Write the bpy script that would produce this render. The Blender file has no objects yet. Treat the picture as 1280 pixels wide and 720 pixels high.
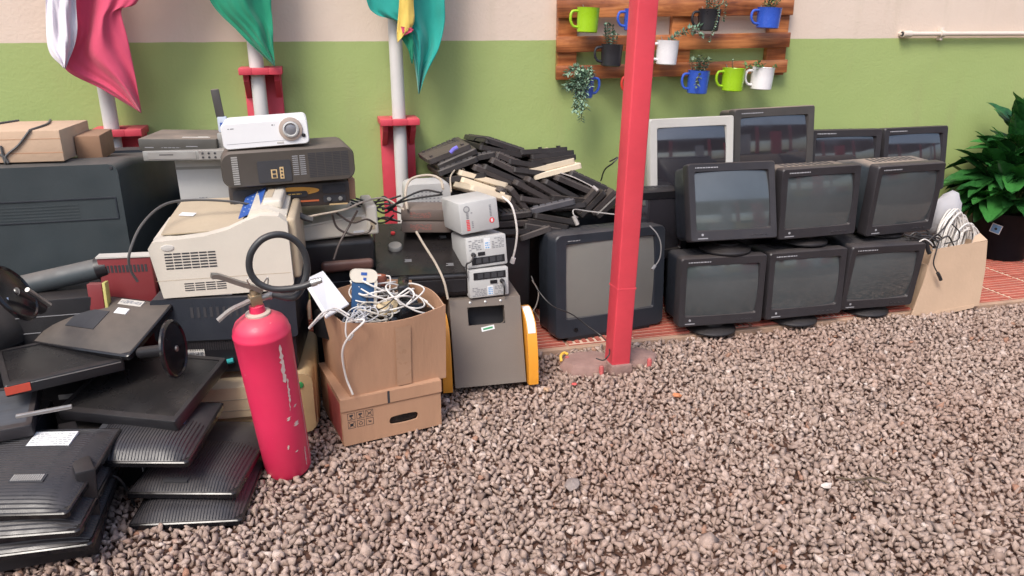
import bpy, bmesh, math, random
import numpy as np
from mathutils import Vector, Matrix

random.seed(7)
S = bpy.context.scene
COL = S.collection

# ------------------------------------------------------------------ camera, world, sun, exposure
CAM_H, FOC, PITCH, YAW = 1.35, 960.0, math.radians(19.0), math.radians(14.5)
cd = bpy.data.cameras.new('camera')
cam = bpy.data.objects.new('camera', cd)
COL.objects.link(cam)
cam.location = (0, 0, CAM_H)
cam.rotation_euler = (math.radians(90) - PITCH, 0, -YAW)
cd.sensor_width = 36.0
cd.lens = 36.0 * FOC / 1280.0
cd.clip_end = 500
cd.clip_start = 0.02
S.camera = cam

w = bpy.data.worlds.new('World')
S.world = w
w.use_nodes = True
nt = w.node_tree
sky = nt.nodes.new('ShaderNodeTexSky')
sky.sky_type = 'NISHITA'
sky.sun_disc = False
SUN_EL, SUN_AZ = math.radians(52), math.radians(218)      # azimuth clockwise from +Y
sky.sun_elevation = SUN_EL
sky.sun_rotation = SUN_AZ
sky.air_density = 1.0
sky.dust_density = 3.0
bg = nt.nodes['Background']
bg.inputs['Strength'].default_value = 0.13
nt.links.new(sky.outputs[0], bg.inputs['Color'])

sd = bpy.data.lights.new('sun', 'SUN')
sd.energy = 1.5
sd.angle = math.radians(22)
sd.color = (1.0, 0.95, 0.88)
sun = bpy.data.objects.new('sun', sd)
COL.objects.link(sun)
dirv = Vector((math.sin(SUN_AZ) * math.cos(SUN_EL), math.cos(SUN_AZ) * math.cos(SUN_EL), math.sin(SUN_EL)))
sun.rotation_euler = dirv.to_track_quat('Z', 'Y').to_euler()
sun.location = dirv * 10

S.view_settings.view_transform = 'Standard'
S.view_settings.look = 'None'
S.view_settings.exposure = 0.88
S.view_settings.gamma = 1.0

# ------------------------------------------------------------------ survey helpers (sight lines of the photograph)
_F = Vector((math.sin(YAW) * math.cos(PITCH), math.cos(YAW) * math.cos(PITCH), -math.sin(PITCH)))
_R = Vector((math.cos(YAW), -math.sin(YAW), 0))
_U = _R.cross(_F)
def ray(px, py): return _F + _R * ((px - 640) / FOC) - _U * ((py - 360) / FOC)
def at(px, py, Y):
    d = ray(px, py); return Vector((0, 0, CAM_H)) + d * (Y / d.y)
def on(px, py, z=0.0):
    d = ray(px, py); return Vector((0, 0, CAM_H)) + d * ((z - CAM_H) / d.z)

# ------------------------------------------------------------------ materials
def hx(s):
    s = s.lstrip('#'); r = []
    for i in (0, 2, 4):
        v = int(s[i:i + 2], 16) / 255
        r.append(v / 12.92 if v <= .04045 else ((v + .055) / 1.055) ** 2.4)
    return tuple(r)
def col4(c): return (c[0], c[1], c[2], 1)
DUSTC = (0.30, 0.235, 0.185)
_mc = {}
def mat(name, c, rough=.5, var=.12, scale=9, bump=0.0, bscale=120, dust=0.0, metal=0.0, coat=0.0, spec=.5, scratch=0.0, scratchc=(.6, .5, .45), stretch=None):
    if name in _mc: return _mc[name]
    m = bpy.data.materials.new(name); m.use_nodes = True
    t = m.node_tree; N = t.nodes; L = t.links
    b = N['Principled BSDF']
    b.inputs['Metallic'].default_value = metal
    b.inputs['Coat Weight'].default_value = coat
    b.inputs['Specular IOR Level'].default_value = spec
    tc = N.new('ShaderNodeTexCoord')
    oi = N.new('ShaderNodeObjectInfo'); osc = N.new('ShaderNodeVectorMath'); osc.operation = 'SCALE'; osc.inputs[0].default_value = (9, 7, 5)
    L.new(oi.outputs['Random'], osc.inputs['Scale'])
    oad = N.new('ShaderNodeVectorMath'); oad.operation = 'ADD'; L.new(tc.outputs['Object'], oad.inputs[0]); L.new(osc.outputs[0], oad.inputs[1])
    OBJ = oad.outputs[0]; src = OBJ
    if stretch:
        mp = N.new('ShaderNodeMapping'); mp.inputs['Scale'].default_value = stretch
        L.new(src, mp.inputs[0]); src = mp.outputs[0]
    n = N.new('ShaderNodeTexNoise'); n.inputs['Scale'].default_value = scale; n.inputs['Detail'].default_value = 6; n.inputs['Roughness'].default_value = .65
    L.new(src, n.inputs['Vector'])
    mr = N.new('ShaderNodeMapRange'); mr.inputs[1].default_value = .25; mr.inputs[2].default_value = .75
    mr.inputs[3].default_value = 1 - var; mr.inputs[4].default_value = 1 + var
    L.new(n.outputs[0], mr.inputs[0])
    mx = N.new('ShaderNodeVectorMath'); mx.operation = 'SCALE'; mx.inputs[0].default_value = c
    L.new(mr.outputs[0], mx.inputs['Scale'])
    cur = mx.outputs[0]
    rr = N.new('ShaderNodeMapRange'); rr.inputs[1].default_value = .3; rr.inputs[2].default_value = .7
    rr.inputs[3].default_value = max(.03, rough - .08); rr.inputs[4].default_value = min(1, rough + .1)
    n2 = N.new('ShaderNodeTexNoise'); n2.inputs['Scale'].default_value = scale * 2.7; n2.inputs['Detail'].default_value = 5
    L.new(OBJ, n2.inputs['Vector'])
    L.new(n2.outputs[0], rr.inputs[0]); rcur = rr.outputs[0]
    if scratch > 0:
        n3 = N.new('ShaderNodeTexNoise'); n3.inputs['Scale'].default_value = 14; n3.inputs['Detail'].default_value = 8; n3.inputs['Roughness'].default_value = .75
        mp = N.new('ShaderNodeMapping'); mp.inputs['Scale'].default_value = (2.2, 2.2, .9); L.new(OBJ, mp.inputs[0]); L.new(mp.outputs[0], n3.inputs['Vector'])
        rp = N.new('ShaderNodeMapRange'); rp.inputs[1].default_value = .70 - .08 * scratch; rp.inputs[2].default_value = .73 - .08 * scratch
        L.new(n3.outputs[0], rp.inputs[0])
        mm = N.new('ShaderNodeMixRGB'); L.new(rp.outputs[0], mm.inputs[0]); L.new(cur, mm.inputs[1]); mm.inputs[2].default_value = col4(scratchc)
        cur = mm.outputs[0]
    if dust > 0:                    # dust settles on what faces up, plus a thin uneven film
        g = N.new('ShaderNodeNewGeometry'); sx = N.new('ShaderNodeSeparateXYZ'); L.new(g.outputs['Normal'], sx.inputs[0])
        up = N.new('ShaderNodeMapRange'); up.inputs[1].default_value = .2; up.inputs[2].default_value = 1.0
        up.inputs[3].default_value = .10 * dust; up.inputs[4].default_value = dust
        L.new(sx.outputs[2], up.inputs[0])
        n4 = N.new('ShaderNodeTexNoise'); n4.inputs['Scale'].default_value = 7; n4.inputs['Detail'].default_value = 7; n4.inputs['Roughness'].default_value = .7
        L.new(OBJ, n4.inputs['Vector'])
        m4 = N.new('ShaderNodeMapRange'); m4.inputs[1].default_value = .3; m4.inputs[2].default_value = .7; m4.inputs[3].default_value = .45; m4.inputs[4].default_value = 1.2
        L.new(n4.outputs[0], m4.inputs[0])
        mu = N.new('ShaderNodeMath'); mu.operation = 'MULTIPLY'; mu.use_clamp = True
        L.new(up.outputs[0], mu.inputs[0]); L.new(m4.outputs[0], mu.inputs[1])
        md = N.new('ShaderNodeMixRGB'); L.new(mu.outputs[0], md.inputs[0]); L.new(cur, md.inputs[1]); md.inputs[2].default_value = col4(DUSTC)
        cur = md.outputs[0]
        ra = N.new('ShaderNodeMath'); ra.operation = 'MULTIPLY_ADD'; ra.use_clamp = True
        L.new(mu.outputs[0], ra.inputs[0]); ra.inputs[1].default_value = .6; L.new(rcur, ra.inputs[2]); rcur = ra.outputs[0]
    L.new(cur, b.inputs['Base Color']); L.new(rcur, b.inputs['Roughness'])
    if bump > 0:
        nb = N.new('ShaderNodeTexNoise'); nb.inputs['Scale'].default_value = bscale; nb.inputs['Detail'].default_value = 4
        L.new(src, nb.inputs['Vector'])
        bp = N.new('ShaderNodeBump'); bp.inputs['Strength'].default_value = bump; bp.inputs['Distance'].default_value = .004
        L.new(nb.outputs[0], bp.inputs['Height']); L.new(bp.outputs[0], b.inputs['Normal'])
    _mc[name] = m
    return m

BLK   = mat('black_plastic', (.012, .012, .015), .38, .2, 8, .15, 300, dust=.08)
BLKG  = mat('glossy_black_plastic', (.008, .008, .010), .18, .2, 8, dust=.05)
DKG   = mat('charcoal_plastic', (.026, .024, .028), .42, .15, 8, .2, 350, dust=.12)
DKG2  = mat('dusty_charcoal_plastic', (.040, .038, .038), .5, .15, 8, .2, 350, dust=.75)
NAVY  = mat('blue_black_plastic', (.020, .026, .037), .42, .15, 6, .2, 350, dust=.16)
SLATE = mat('slate_plastic', (.030, .042, .048), .5, .18, 4, .15, 250, dust=.25)
TUBE  = mat('screen_glass', (.060, .071, .076), .09, .22, 2.5, coat=.6, dust=.12, spec=.8)
TUBE2 = mat('dark_screen_glass', (.028, .026, .032), .06, .15, 3, coat=1, spec=1)
LCDG  = mat('flat_screen_panel', (.008, .009, .011), .24, .15, 4, dust=.05)
WHT   = mat('white_plastic', (.80, .80, .81), .38, .04, 6, dust=.06)
OFFW  = mat('off_white_plastic', (.56, .54, .50), .45, .08, 5, .1, 300, dust=.25)
BEIGE = mat('beige_plastic', (.67, .62, .53), .48, .07, 5, .1, 300, dust=.30)
TAN   = mat('yellowed_plastic', (.48, .39, .27), .5, .12, 5, .1, 300, dust=.3)
CREAM = mat('aged_cream_plastic', (.62, .44, .22), .5, .14, 5, .1, 300, dust=.3)
GREYP = mat('light_grey_casing', (.50, .50, .49), .48, .08, 6, .15, 300, dust=.22)
GREYM = mat('grey_metal', (.27, .27, .26), .42, .10, 6, dust=.35, metal=.2)
SILV  = mat('silver_metal', (.55, .55, .54), .32, .08, 6, metal=.75, dust=.15)
STEEL = mat('worn_steel', (.42, .41, .39), .34, .2, 20, metal=.85, dust=.15)
TAUPE = mat('taupe_painted_metal', (.155, .128, .108), .45, .10, 4, .1, 200, dust=.22, scratch=.35, scratchc=(.27, .23, .2))
BROWNG= mat('brown_grey_plastic', (.15, .115, .10), .5, .12, 8, dust=.12)
ORNG  = mat('orange_painted_metal', (.80, .33, .03), .42, .10, 6, dust=.14, scratch=.2)
CARD  = mat('cardboard', (.46, .265, .165), .85, .10, 6, .35, 60, spec=.2, stretch=(1, 1, .25), dust=.1)
CARD2 = mat('pale_cardboard', (.56, .40, .28), .85, .07, 5, .3, 60, spec=.2, dust=.1)
TAPE  = mat('packing_tape', (.46, .275, .175), .3, .1, 12, coat=.2)
REDP  = mat('red_post_paint', (.70, .060, .085), .45, .12, 4, .35, 25, dust=.16, scratch=.32, scratchc=(.42, .09, .09))
REDW  = mat('red_wood_paint', (.60, .055, .085), .5, .12, 5, .2, 40, dust=.2, scratch=.4, scratchc=(.35, .12, .12))
EXTR  = mat('extinguisher_paint', (.72, .026, .098), .42, .06, 6, dust=.28, scratch=.5, scratchc=(.72, .50, .5), coat=.08)
REDC  = mat('red_plastic_case', (.19, .025, .03), .4, .1, 5, dust=.2)
PINKC = mat('mortar_concrete', (.30, .19, .165), .9, .2, 16, .8, 60, spec=.2)
PIPEW = mat('cream_pvc', (.68, .58, .50), .4, .06, 6, dust=.1)
POLEM = mat('chipped_white_pole', (.62, .60, .58), .4, .06, 6, dust=.1, scratch=.45, scratchc=(.16, .13, .12))
RUB   = mat('black_rubber', (.03, .032, .036), .38, .15, 20, dust=.12)
WIREW = mat('white_cable', (.70, .66, .62), .45, .08, 20)
WIREB = mat('black_cable', (.018, .018, .02), .42, .1, 20, dust=.15)
WIREG = mat('greige_cable', (.46, .39, .31), .5, .1, 20)
LBL   = mat('paper_label', (.74, .74, .74), .6, .05, 20, spec=.3)
INK   = mat('dark_print', (.05, .05, .055), .6, .1, 20, spec=.2)
INKG  = mat('grey_print', (.26, .26, .27), .6, .1, 20, spec=.2)
INKW  = mat('white_print', (.62, .62, .64), .5, .05, 20)
INKR  = mat('red_print', (.75, .04, .05), .5, .05, 20)
BLUEL = mat('blue_label', (.16, .36, .62), .5, .1, 20)
BLUEP = mat('blue_panel', (.035, .10, .36), .4, .1, 20)
NAVB  = mat('navy_blue_plastic', (.018, .075, .19), .4, .1, 10, dust=.12)
YELP  = mat('yellow_plastic', (.85, .50, .08), .4, .1, 12)
GRNM  = mat('lime_enamel', (.32, .56, .015), .28, .04, 6, coat=.3)
BLUM  = mat('blue_enamel', (.035, .10, .50), .28, .05, 6, coat=.3)
WHTM  = mat('white_enamel', (.80, .78, .79), .25, .03, 6, coat=.3)
BLKM  = mat('black_enamel', (.02, .02, .024), .32, .05, 6, coat=.2)
REDM  = mat('red_enamel', (.62, .04, .03), .3, .05, 6, coat=.3)
SOIL  = mat('potting_soil', (.035, .022, .015), .95, .3, 60, .8, 90, spec=.1)
BRASS = mat('worn_brass', (.46, .36, .24), .38, .2, 20, metal=.8)
POTB  = mat('black_pot_plastic', (.004, .005, .009), .5, .1, 8, spec=.15)
TEAL  = mat('teal_plastic', (.02, .32, .33), .4, .1, 12)
GLASSL= mat('lens_glass', (.03, .03, .035), .06, .1, 5, coat=1)
PINKST= mat('red_sticker', (.70, .10, .06), .5, .1, 20)

def cloth(name, c):
    m = mat(name, c, .72, .06, 6, .25, 500, spec=.25)
    b = m.node_tree.nodes['Principled BSDF']
    b.inputs['Sheen Weight'].default_value = .25
    b.inputs['Transmission Weight'].default_value = 0
    return m
FWHT, FRED = cloth('white_flag_cloth', (.72, .68, .74)), cloth('crimson_flag_cloth', (.62, .075, .15))
FGRN, FTEAL, FYEL = cloth('green_flag_cloth', (.015, .25, .14)), cloth('teal_flag_cloth', (.02, .32, .27)), cloth('yellow_flag_cloth', (.72, .52, .12))
PAPR = cloth('crumpled_white_bag', (.42, .41, .43))

def wood_mat():
    m = bpy.data.materials.new('varnished_pallet_wood'); m.use_nodes = True
    t = m.node_tree; N = t.nodes; L = t.links; b = N['Principled BSDF']
    tc = N.new('ShaderNodeTexCoord'); oi = N.new('ShaderNodeObjectInfo')
    mp = N.new('ShaderNodeMapping'); mp.inputs['Scale'].default_value = (3, 20, 34)
    ad = N.new('ShaderNodeVectorMath'); ad.operation = 'ADD'
    sc = N.new('ShaderNodeVectorMath'); sc.operation = 'SCALE'; sc.inputs[0].default_value = (7, 5, 9)
    L.new(oi.outputs['Random'], sc.inputs['Scale']); L.new(tc.outputs['Object'], ad.inputs[0]); L.new(sc.outputs[0], ad.inputs[1])
    L.new(ad.outputs[0], mp.inputs[0])
    n = N.new('ShaderNodeTexNoise'); n.inputs['Scale'].default_value = 1; n.inputs['Detail'].default_value = 8; n.inputs['Roughness'].default_value = .6; n.inputs['Distortion'].default_value = .6
    L.new(mp.outputs[0], n.inputs['Vector'])
    n2 = N.new('ShaderNodeTexNoise'); n2.inputs['Scale'].default_value = 5; n2.inputs['Detail'].default_value = 4
    L.new(ad.outputs[0], n2.inputs['Vector'])
    r = N.new('ShaderNodeValToRGB'); e = r.color_ramp.elements
    e[0].position = .32; e[0].color = (.14, .038, .012, 1); e[1].position = .70; e[1].color = (.58, .22, .075, 1)
    k = e.new(.5); k.color = (.33, .105, .034, 1)
    mm = N.new('ShaderNodeMath'); mm.operation = 'ADD'; L.new(n.outputs[0], mm.inputs[0])
    m2 = N.new('ShaderNodeMath'); m2.operation = 'MULTIPLY_ADD'; m2.inputs[1].default_value = .7; m2.inputs[2].default_value = -.33; L.new(n2.outputs[0], m2.inputs[0]); L.new(m2.outputs[0], mm.inputs[1])
    L.new(mm.outputs[0], r.inputs[0]); L.new(r.outputs[0], b.inputs['Base Color'])
    b.inputs['Roughness'].default_value = .38; b.inputs['Coat Weight'].default_value = .2
    bp = N.new('ShaderNodeBump'); bp.inputs['Strength'].default_value = .3; bp.inputs['Distance'].default_value = .003; L.new(n.outputs[0], bp.inputs['Height']); L.new(bp.outputs[0], b.inputs['Normal'])
    return m
WOOD = wood_mat()

def wall_mat():
    m = bpy.data.materials.new('two_tone_wall_paint'); m.use_nodes = True
    t = m.node_tree; N = t.nodes; L = t.links; b = N['Principled BSDF']
    tc = N.new('ShaderNodeTexCoord'); sx = N.new('ShaderNodeSeparateXYZ'); L.new(tc.outputs['Object'], sx.inputs[0])
    nw = N.new('ShaderNodeTexNoise'); nw.inputs['Scale'].default_value = 9; nw.inputs['Detail'].default_value = 5; L.new(tc.outputs['Object'], nw.inputs['Vector'])
    wz = N.new('ShaderNodeMath'); wz.operation = 'MULTIPLY_ADD'; wz.inputs[1].default_value = .006; L.new(nw.outputs[0], wz.inputs[0]); L.new(sx.outputs[2], wz.inputs[2])
    st = N.new('ShaderNodeMapRange'); st.inputs[1].default_value = 1.273; st.inputs[2].default_value = 1.276; L.new(wz.outputs[0], st.inputs[0])
    n = N.new('ShaderNodeTexNoise'); n.inputs['Scale'].default_value = 2.2; n.inputs['Detail'].default_value = 7; n.inputs['Roughness'].default_value = .65; L.new(tc.outputs['Object'], n.inputs['Vector'])
    def two(a, c):
        r = N.new('ShaderNodeMixRGB'); r.inputs[1].default_value = col4(a); r.inputs[2].default_value = col4(c); L.new(n.outputs[0], r.inputs[0]); return r
    g = two((.32, .405, .140), (.36, .445, .172)); cr = two((.66, .53, .43), (.72, .60, .505))
    mx = N.new('ShaderNodeMixRGB'); L.new(st.outputs[0], mx.inputs[0]); L.new(g.outputs[0], mx.inputs[1]); L.new(cr.outputs[0], mx.inputs[2])
    # scuffs and splash dirt near the floor, water runs
    n5 = N.new('ShaderNodeTexNoise'); n5.inputs['Scale'].default_value = 1.0; n5.inputs['Detail'].default_value = 8
    mp = N.new('ShaderNodeMapping'); mp.inputs['Scale'].default_value = (7, 7, .8); L.new(tc.outputs['Object'], mp.inputs[0]); L.new(mp.outputs[0], n5.inputs['Vector'])
    r5 = N.new('ShaderNodeMapRange'); r5.inputs[1].default_value = .55; r5.inputs[2].default_value = .8; r5.inputs[3].default_value = 0; r5.inputs[4].default_value = .28; L.new(n5.outputs[0], r5.inputs[0])
    sp = N.new('ShaderNodeMapRange'); sp.inputs[1].default_value = .0; sp.inputs[2].default_value = .35; sp.inputs[3].default_value = .5; sp.inputs[4].default_value = 0; L.new(sx.outputs[2], sp.inputs[0])
    ma = N.new('ShaderNodeMath'); ma.operation = 'MAXIMUM'; L.new(r5.outputs[0], ma.inputs[0]); L.new(sp.outputs[0], ma.inputs[1])
    m5 = N.new('ShaderNodeMixRGB'); L.new(ma.outputs[0], m5.inputs[0]); L.new(mx.outputs[0], m5.inputs[1]); m5.inputs[2].default_value = (.33, .30, .16, 1)
    L.new(m5.outputs[0], b.inputs['Base Color'])
    b.inputs['Roughness'].default_value = .55; b.inputs['Specular IOR Level'].default_value = .35
    nb = N.new('ShaderNodeTexNoise'); nb.inputs['Scale'].default_value = 70; nb.inputs['Detail'].default_value = 6; L.new(tc.outputs['Object'], nb.inputs['Vector'])
    nb2 = N.new('ShaderNodeTexNoise'); nb2.inputs['Scale'].default_value = 5; L.new(tc.outputs['Object'], nb2.inputs['Vector'])
    ad = N.new('ShaderNodeMath'); ad.operation = 'MULTIPLY_ADD'; ad.inputs[1].default_value = 3; L.new(nb2.outputs[0], ad.inputs[0]); L.new(nb.outputs[0], ad.inputs[2])
    bp = N.new('ShaderNodeBump'); bp.inputs['Strength'].default_value = .35; bp.inputs['Distance'].default_value = .004; L.new(ad.outputs[0], bp.inputs['Height']); L.new(bp.outputs[0], b.inputs['Normal'])
    return m

def stone_mat():
    m = bpy.data.materials.new('crushed_stone'); m.use_nodes = True
    t = m.node_tree; N = t.nodes; L = t.links; b = N['Principled BSDF']
    a = N.new('ShaderNodeAttribute'); a.attribute_name = 'tone'
    r = N.new('ShaderNodeValToRGB'); e = r.color_ramp.elements
    cols = [(0, (.20, .142, .118)), (.22, (.28, .202, .165)), (.5, (.37, .278, .23)), (.78, (.46, .355, .30)), (.93, (.60, .50, .44)), (.955, (.36, .22, .16)), (.985, (.33, .17, .11)), (1, (.60, .54, .50))]
    e[0].position = 0; e[0].color = col4(cols[0][1]); e[1].position = 1; e[1].color = col4(cols[-1][1])
    for p, c in cols[1:-1]:
        k = e.new(p); k.color = col4(c)
    L.new(a.outputs['Fac'], r.inputs[0])
    tc = N.new('ShaderNodeTexCoord')
    n = N.new('ShaderNodeTexNoise'); n.inputs['Scale'].default_value = 120; n.inputs['Detail'].default_value = 5; n.inputs['Roughness'].default_value = .7; L.new(tc.outputs['Object'], n.inputs['Vector'])
    mr = N.new('ShaderNodeMapRange'); mr.inputs[1].default_value = .25; mr.inputs[2].default_value = .75; mr.inputs[3].default_value = .72; mr.inputs[4].default_value = 1.28; L.new(n.outputs[0], mr.inputs[0])
    # reddish earth dust in broad patches
    n2 = N.new('ShaderNodeTexNoise'); n2.inputs['Scale'].default_value = 1.6; n2.inputs['Detail'].default_value = 6; L.new(tc.outputs['Object'], n2.inputs['Vector'])
    m2 = N.new('ShaderNodeMapRange'); m2.inputs[1].default_value = .42; m2.inputs[2].default_value = .72; m2.inputs[3].default_value = .05; m2.inputs[4].default_value = .38; L.new(n2.outputs[0], m2.inputs[0])
    mx = N.new('ShaderNodeMixRGB'); L.new(m2.outputs[0], mx.inputs[0]); L.new(r.outputs[0], mx.inputs[1]); mx.inputs[2].default_value = (.31, .175, .13, 1)
    s = N.new('ShaderNodeVectorMath'); s.operation = 'SCALE'; L.new(mx.outputs[0], s.inputs[0]); L.new(mr.outputs[0], s.inputs['Scale'])
    L.new(s.outputs[0], b.inputs['Base Color']); b.inputs['Roughness'].default_value = .8; b.inputs['Specular IOR Level'].default_value = .35
    bp = N.new('ShaderNodeBump'); bp.inputs['Strength'].default_value = .5; bp.inputs['Distance'].default_value = .002; L.new(n.outputs[0], bp.inputs['Height']); L.new(bp.outputs[0], b.inputs['Normal'])
    return m

def earth_mat():
    m = mat('gravelly_earth', (.10, .055, .04), .95, .45, 30, 1.0, 45, spec=.1)  # earth coloured darker to deepen the shade in gaps between stones
    return m

def leaf_mat(name, a, c, rough=.32):
    m = bpy.data.materials.new(name); m.use_nodes = True
    t = m.node_tree; N = t.nodes; L = t.links; b = N['Principled BSDF']
    oi = N.new('ShaderNodeObjectInfo'); tc = N.new('ShaderNodeTexCoord')
    n = N.new('ShaderNodeTexNoise'); n.inputs['Scale'].default_value = 14; n.inputs['Detail'].default_value = 4; L.new(tc.outputs['Object'], n.inputs['Vector'])
    ad = N.new('ShaderNodeMath'); ad.operation = 'ADD'; L.new(oi.outputs['Random'], ad.inputs[0]); L.new(n.outputs[0], ad.inputs[1])
    mr = N.new('ShaderNodeMapRange'); mr.inputs[1].default_value = .35; mr.inputs[2].default_value = 1.5; L.new(ad.outputs[0], mr.inputs[0])
    mx = N.new('ShaderNodeMixRGB'); mx.inputs[1].default_value = col4(a); mx.inputs[2].default_value = col4(c); L.new(mr.outputs[0], mx.inputs[0])
    L.new(mx.outputs[0], b.inputs['Base Color']); b.inputs['Roughness'].default_value = rough
    b.inputs['Subsurface Weight'].default_value = 0
    return m
LEAF = leaf_mat('peace_lily_leaf', (.008, .045, .013), (.045, .19, .04), .26)
SUCC = leaf_mat('grey_green_succulent', (.10, .19, .13), (.24, .36, .25), .5)
HERB = leaf_mat('small_green_foliage', (.04, .10, .03), (.16, .30, .10), .5)
STEM = mat('brown_stem', (.10, .07, .04), .7, .2, 20)

# ------------------------------------------------------------------ mesh helpers
def link(name, me, parent=None, M=None):
    o = bpy.data.objects.new(name, me); COL.objects.link(o)
    if parent: o.parent = parent
    if M is not None: o.matrix_local = M
    return o
STUFFN = {'printed_text', 'printed_logo', 'vent_slots', 'feet', 'front_grilles', 'fine_slots', 'ribs', 'label_print', 'handling_symbols', 'vent_slats', 'grille_slats', 'side_vents', 'top_vents', 'fine_ribs', 'vent_ribs', 'port_marks', 'socket_holes', 'front_marks', 'grille', 'slots', 'drive_bays', 'buttons', 'seam'}
def fin(name, bm, m, parent=None, smooth=False, kind=None, M=None, label=None, norm=True):
    if norm: bmesh.ops.recalc_face_normals(bm, faces=bm.faces)
    me = bpy.data.meshes.new(name); bm.to_mesh(me); bm.free()
    me.materials.append(m)
    if smooth:
        me.polygons.foreach_set('use_smooth', [True] * len(me.polygons))
        if smooth != 'all': me.set_sharp_from_angle(angle=math.radians(38))
    o = link(name, me, parent, M)
    if kind: o['kind'] = kind
    elif parent and name in STUFFN: o['kind'] = 'stuff'
    if label: o['label'] = label
    return o
def tag(o, label, cat, group=None):
    o['label'] = label; o['category'] = cat
    if group: o['group'] = group
    return o
def rotm(yaw, tilt=0, roll=0):
    return Matrix.Rotation(math.radians(yaw), 4, 'Z') @ Matrix.Rotation(math.radians(-tilt), 4, 'X') @ Matrix.Rotation(math.radians(roll), 4, 'Y')
def thing(name, label, cat, loc=(0, 0, 0), yaw=0, tilt=0, roll=0, group=None, M=None):
    o = bpy.data.objects.new(name, None); COL.objects.link(o); o.empty_display_size = .05
    o.matrix_world = M if M is not None else Matrix.Translation(loc) @ rotm(yaw, tilt, roll)
    return tag(o, label, cat, group)
def nb(): return bmesh.new()
def bx(bm, a, b, bev=0.0, seg=2, M=None):
    r = bmesh.ops.create_cube(bm, size=1)
    vs = r['verts']
    c = [(a[i] + b[i]) / 2 for i in range(3)]; s = [abs(b[i] - a[i]) for i in range(3)]
    for v in vs: v.co = Vector([v.co[i] * s[i] + c[i] for i in range(3)])
    if bev > 0:
        es = list({e for v in vs for e in v.link_edges})
        r2 = bmesh.ops.bevel(bm, geom=es, offset=min(bev, min(s) * .45), segments=seg, affect='EDGES', profile=.5)
        vs = list({v for f in r2['faces'] for v in f.verts} | {v for v in vs if v.is_valid})
    if M is not None: bmesh.ops.transform(bm, matrix=M, verts=vs)
    return vs
def loft(bm, loops, c0=True, c1=True):
    R = [[bm.verts.new(p) for p in l] for l in loops]
    n = len(R[0])
    for a, b in zip(R, R[1:]):
        for i in range(n):
            bm.faces.new((a[i], a[(i + 1) % n], b[(i + 1) % n], b[i]))
    if c0: bm.faces.new(list(reversed(R[0])))
    if c1: bm.faces.new(R[-1])
    return R
def rr(x0, z0, x1, z1, r, k=3):
    out = []
    for cx, cz, a0 in ((x1 - r, z0 + r, -90), (x1 - r, z1 - r, 0), (x0 + r, z1 - r, 90), (x0 + r, z0 + r, 180)):
        for i in range(k + 1):
            a = math.radians(a0 + 90 * i / k); out.append((cx + r * math.cos(a), cz + r * math.sin(a)))
    return out
def loopY(pts, y): return [(p[0], y, p[1]) for p in pts]
def loopZ(pts, z): return [(p[0], p[1], z) for p in pts]
def prism(bm, pts, y0, y1, bev=0):     # polygon in x-z, extruded along y
    loft(bm, [loopY(pts, y0), loopY(pts, y1)])
def catm(P, k=8):
    P = [Vector(p) for p in P]
    if len(P) < 3: return P
    Q = [P[0] * 2 - P[1]] + P + [P[-1] * 2 - P[-2]]
    out = []
    for i in range(1, len(Q) - 2):
        a, b, c, d = Q[i - 1:i + 3]
        for j in range(k):
            t = j / k
            out.append(.5 * ((2 * b) + (c - a) * t + (2 * a - 5 * b + 4 * c - d) * t * t + (3 * b - a - 3 * c + d) * t ** 3))
    out.append(P[-1]); return out
def tube(bm, P, r, n=7, k=8, smooth=True):
    P = catm(P, k) if smooth else [Vector(p) for p in P]
    T = (P[1] - P[0]).normalized()
    u = T.orthogonal().normalized(); loops = []
    for i, p in enumerate(P):
        t = (P[min(i + 1, len(P) - 1)] - P[max(i - 1, 0)]).normalized()
        u = (u - t * u.dot(t)).normalized(); v = t.cross(u)
        rad = r[min(i, len(r) - 1)] if isinstance(r, (list, tuple)) else r
        loops.append([p + (u * math.cos(2 * math.pi * j / n) + v * math.sin(2 * math.pi * j / n)) * rad for j in range(n)])
    loft(bm, loops)
def lathe(bm, prof, n=32, M=None, cx=0, cy=0):
    loops = [[(cx + r * math.cos(2 * math.pi * j / n), cy + r * math.sin(2 * math.pi * j / n), z) for j in range(n)] for r, z in prof]
    before = set(bm.verts)
    loft(bm, loops)
    if M is not None: bmesh.ops.transform(bm, matrix=M, verts=[v for v in bm.verts if v not in before])
def box_part(name, a, b, m, parent, bev=.003, **k):
    bm = nb(); bx(bm, a, b, bev); return fin(name, bm, m, parent, smooth=bev > 0, **k)
def prints(bm, x0, z0, x1, z1, rows, rnd, fill=.8, y=-.0006, h=.55):
    """rows of small unreadable print, as thin proud dashes on a front (y=0) face"""
    dz = (z1 - z0) / rows
    for i in range(rows):
        x = x0; z = z0 + dz * i
        while x < x1:
            l = rnd.uniform(.004, .014)
            if rnd.random() < fill: bx(bm, (x, y, z), (min(x + l, x1), .0004, z + dz * h))
            x += l + .003

# ------------------------------------------------------------------ THE SETTING
def ground():
    bm = nb()
    bx(bm, (-60, -60, -.4), (60, 40, -.022))
    fin('ground', bm, earth_mat(), kind='structure')
ground()

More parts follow.
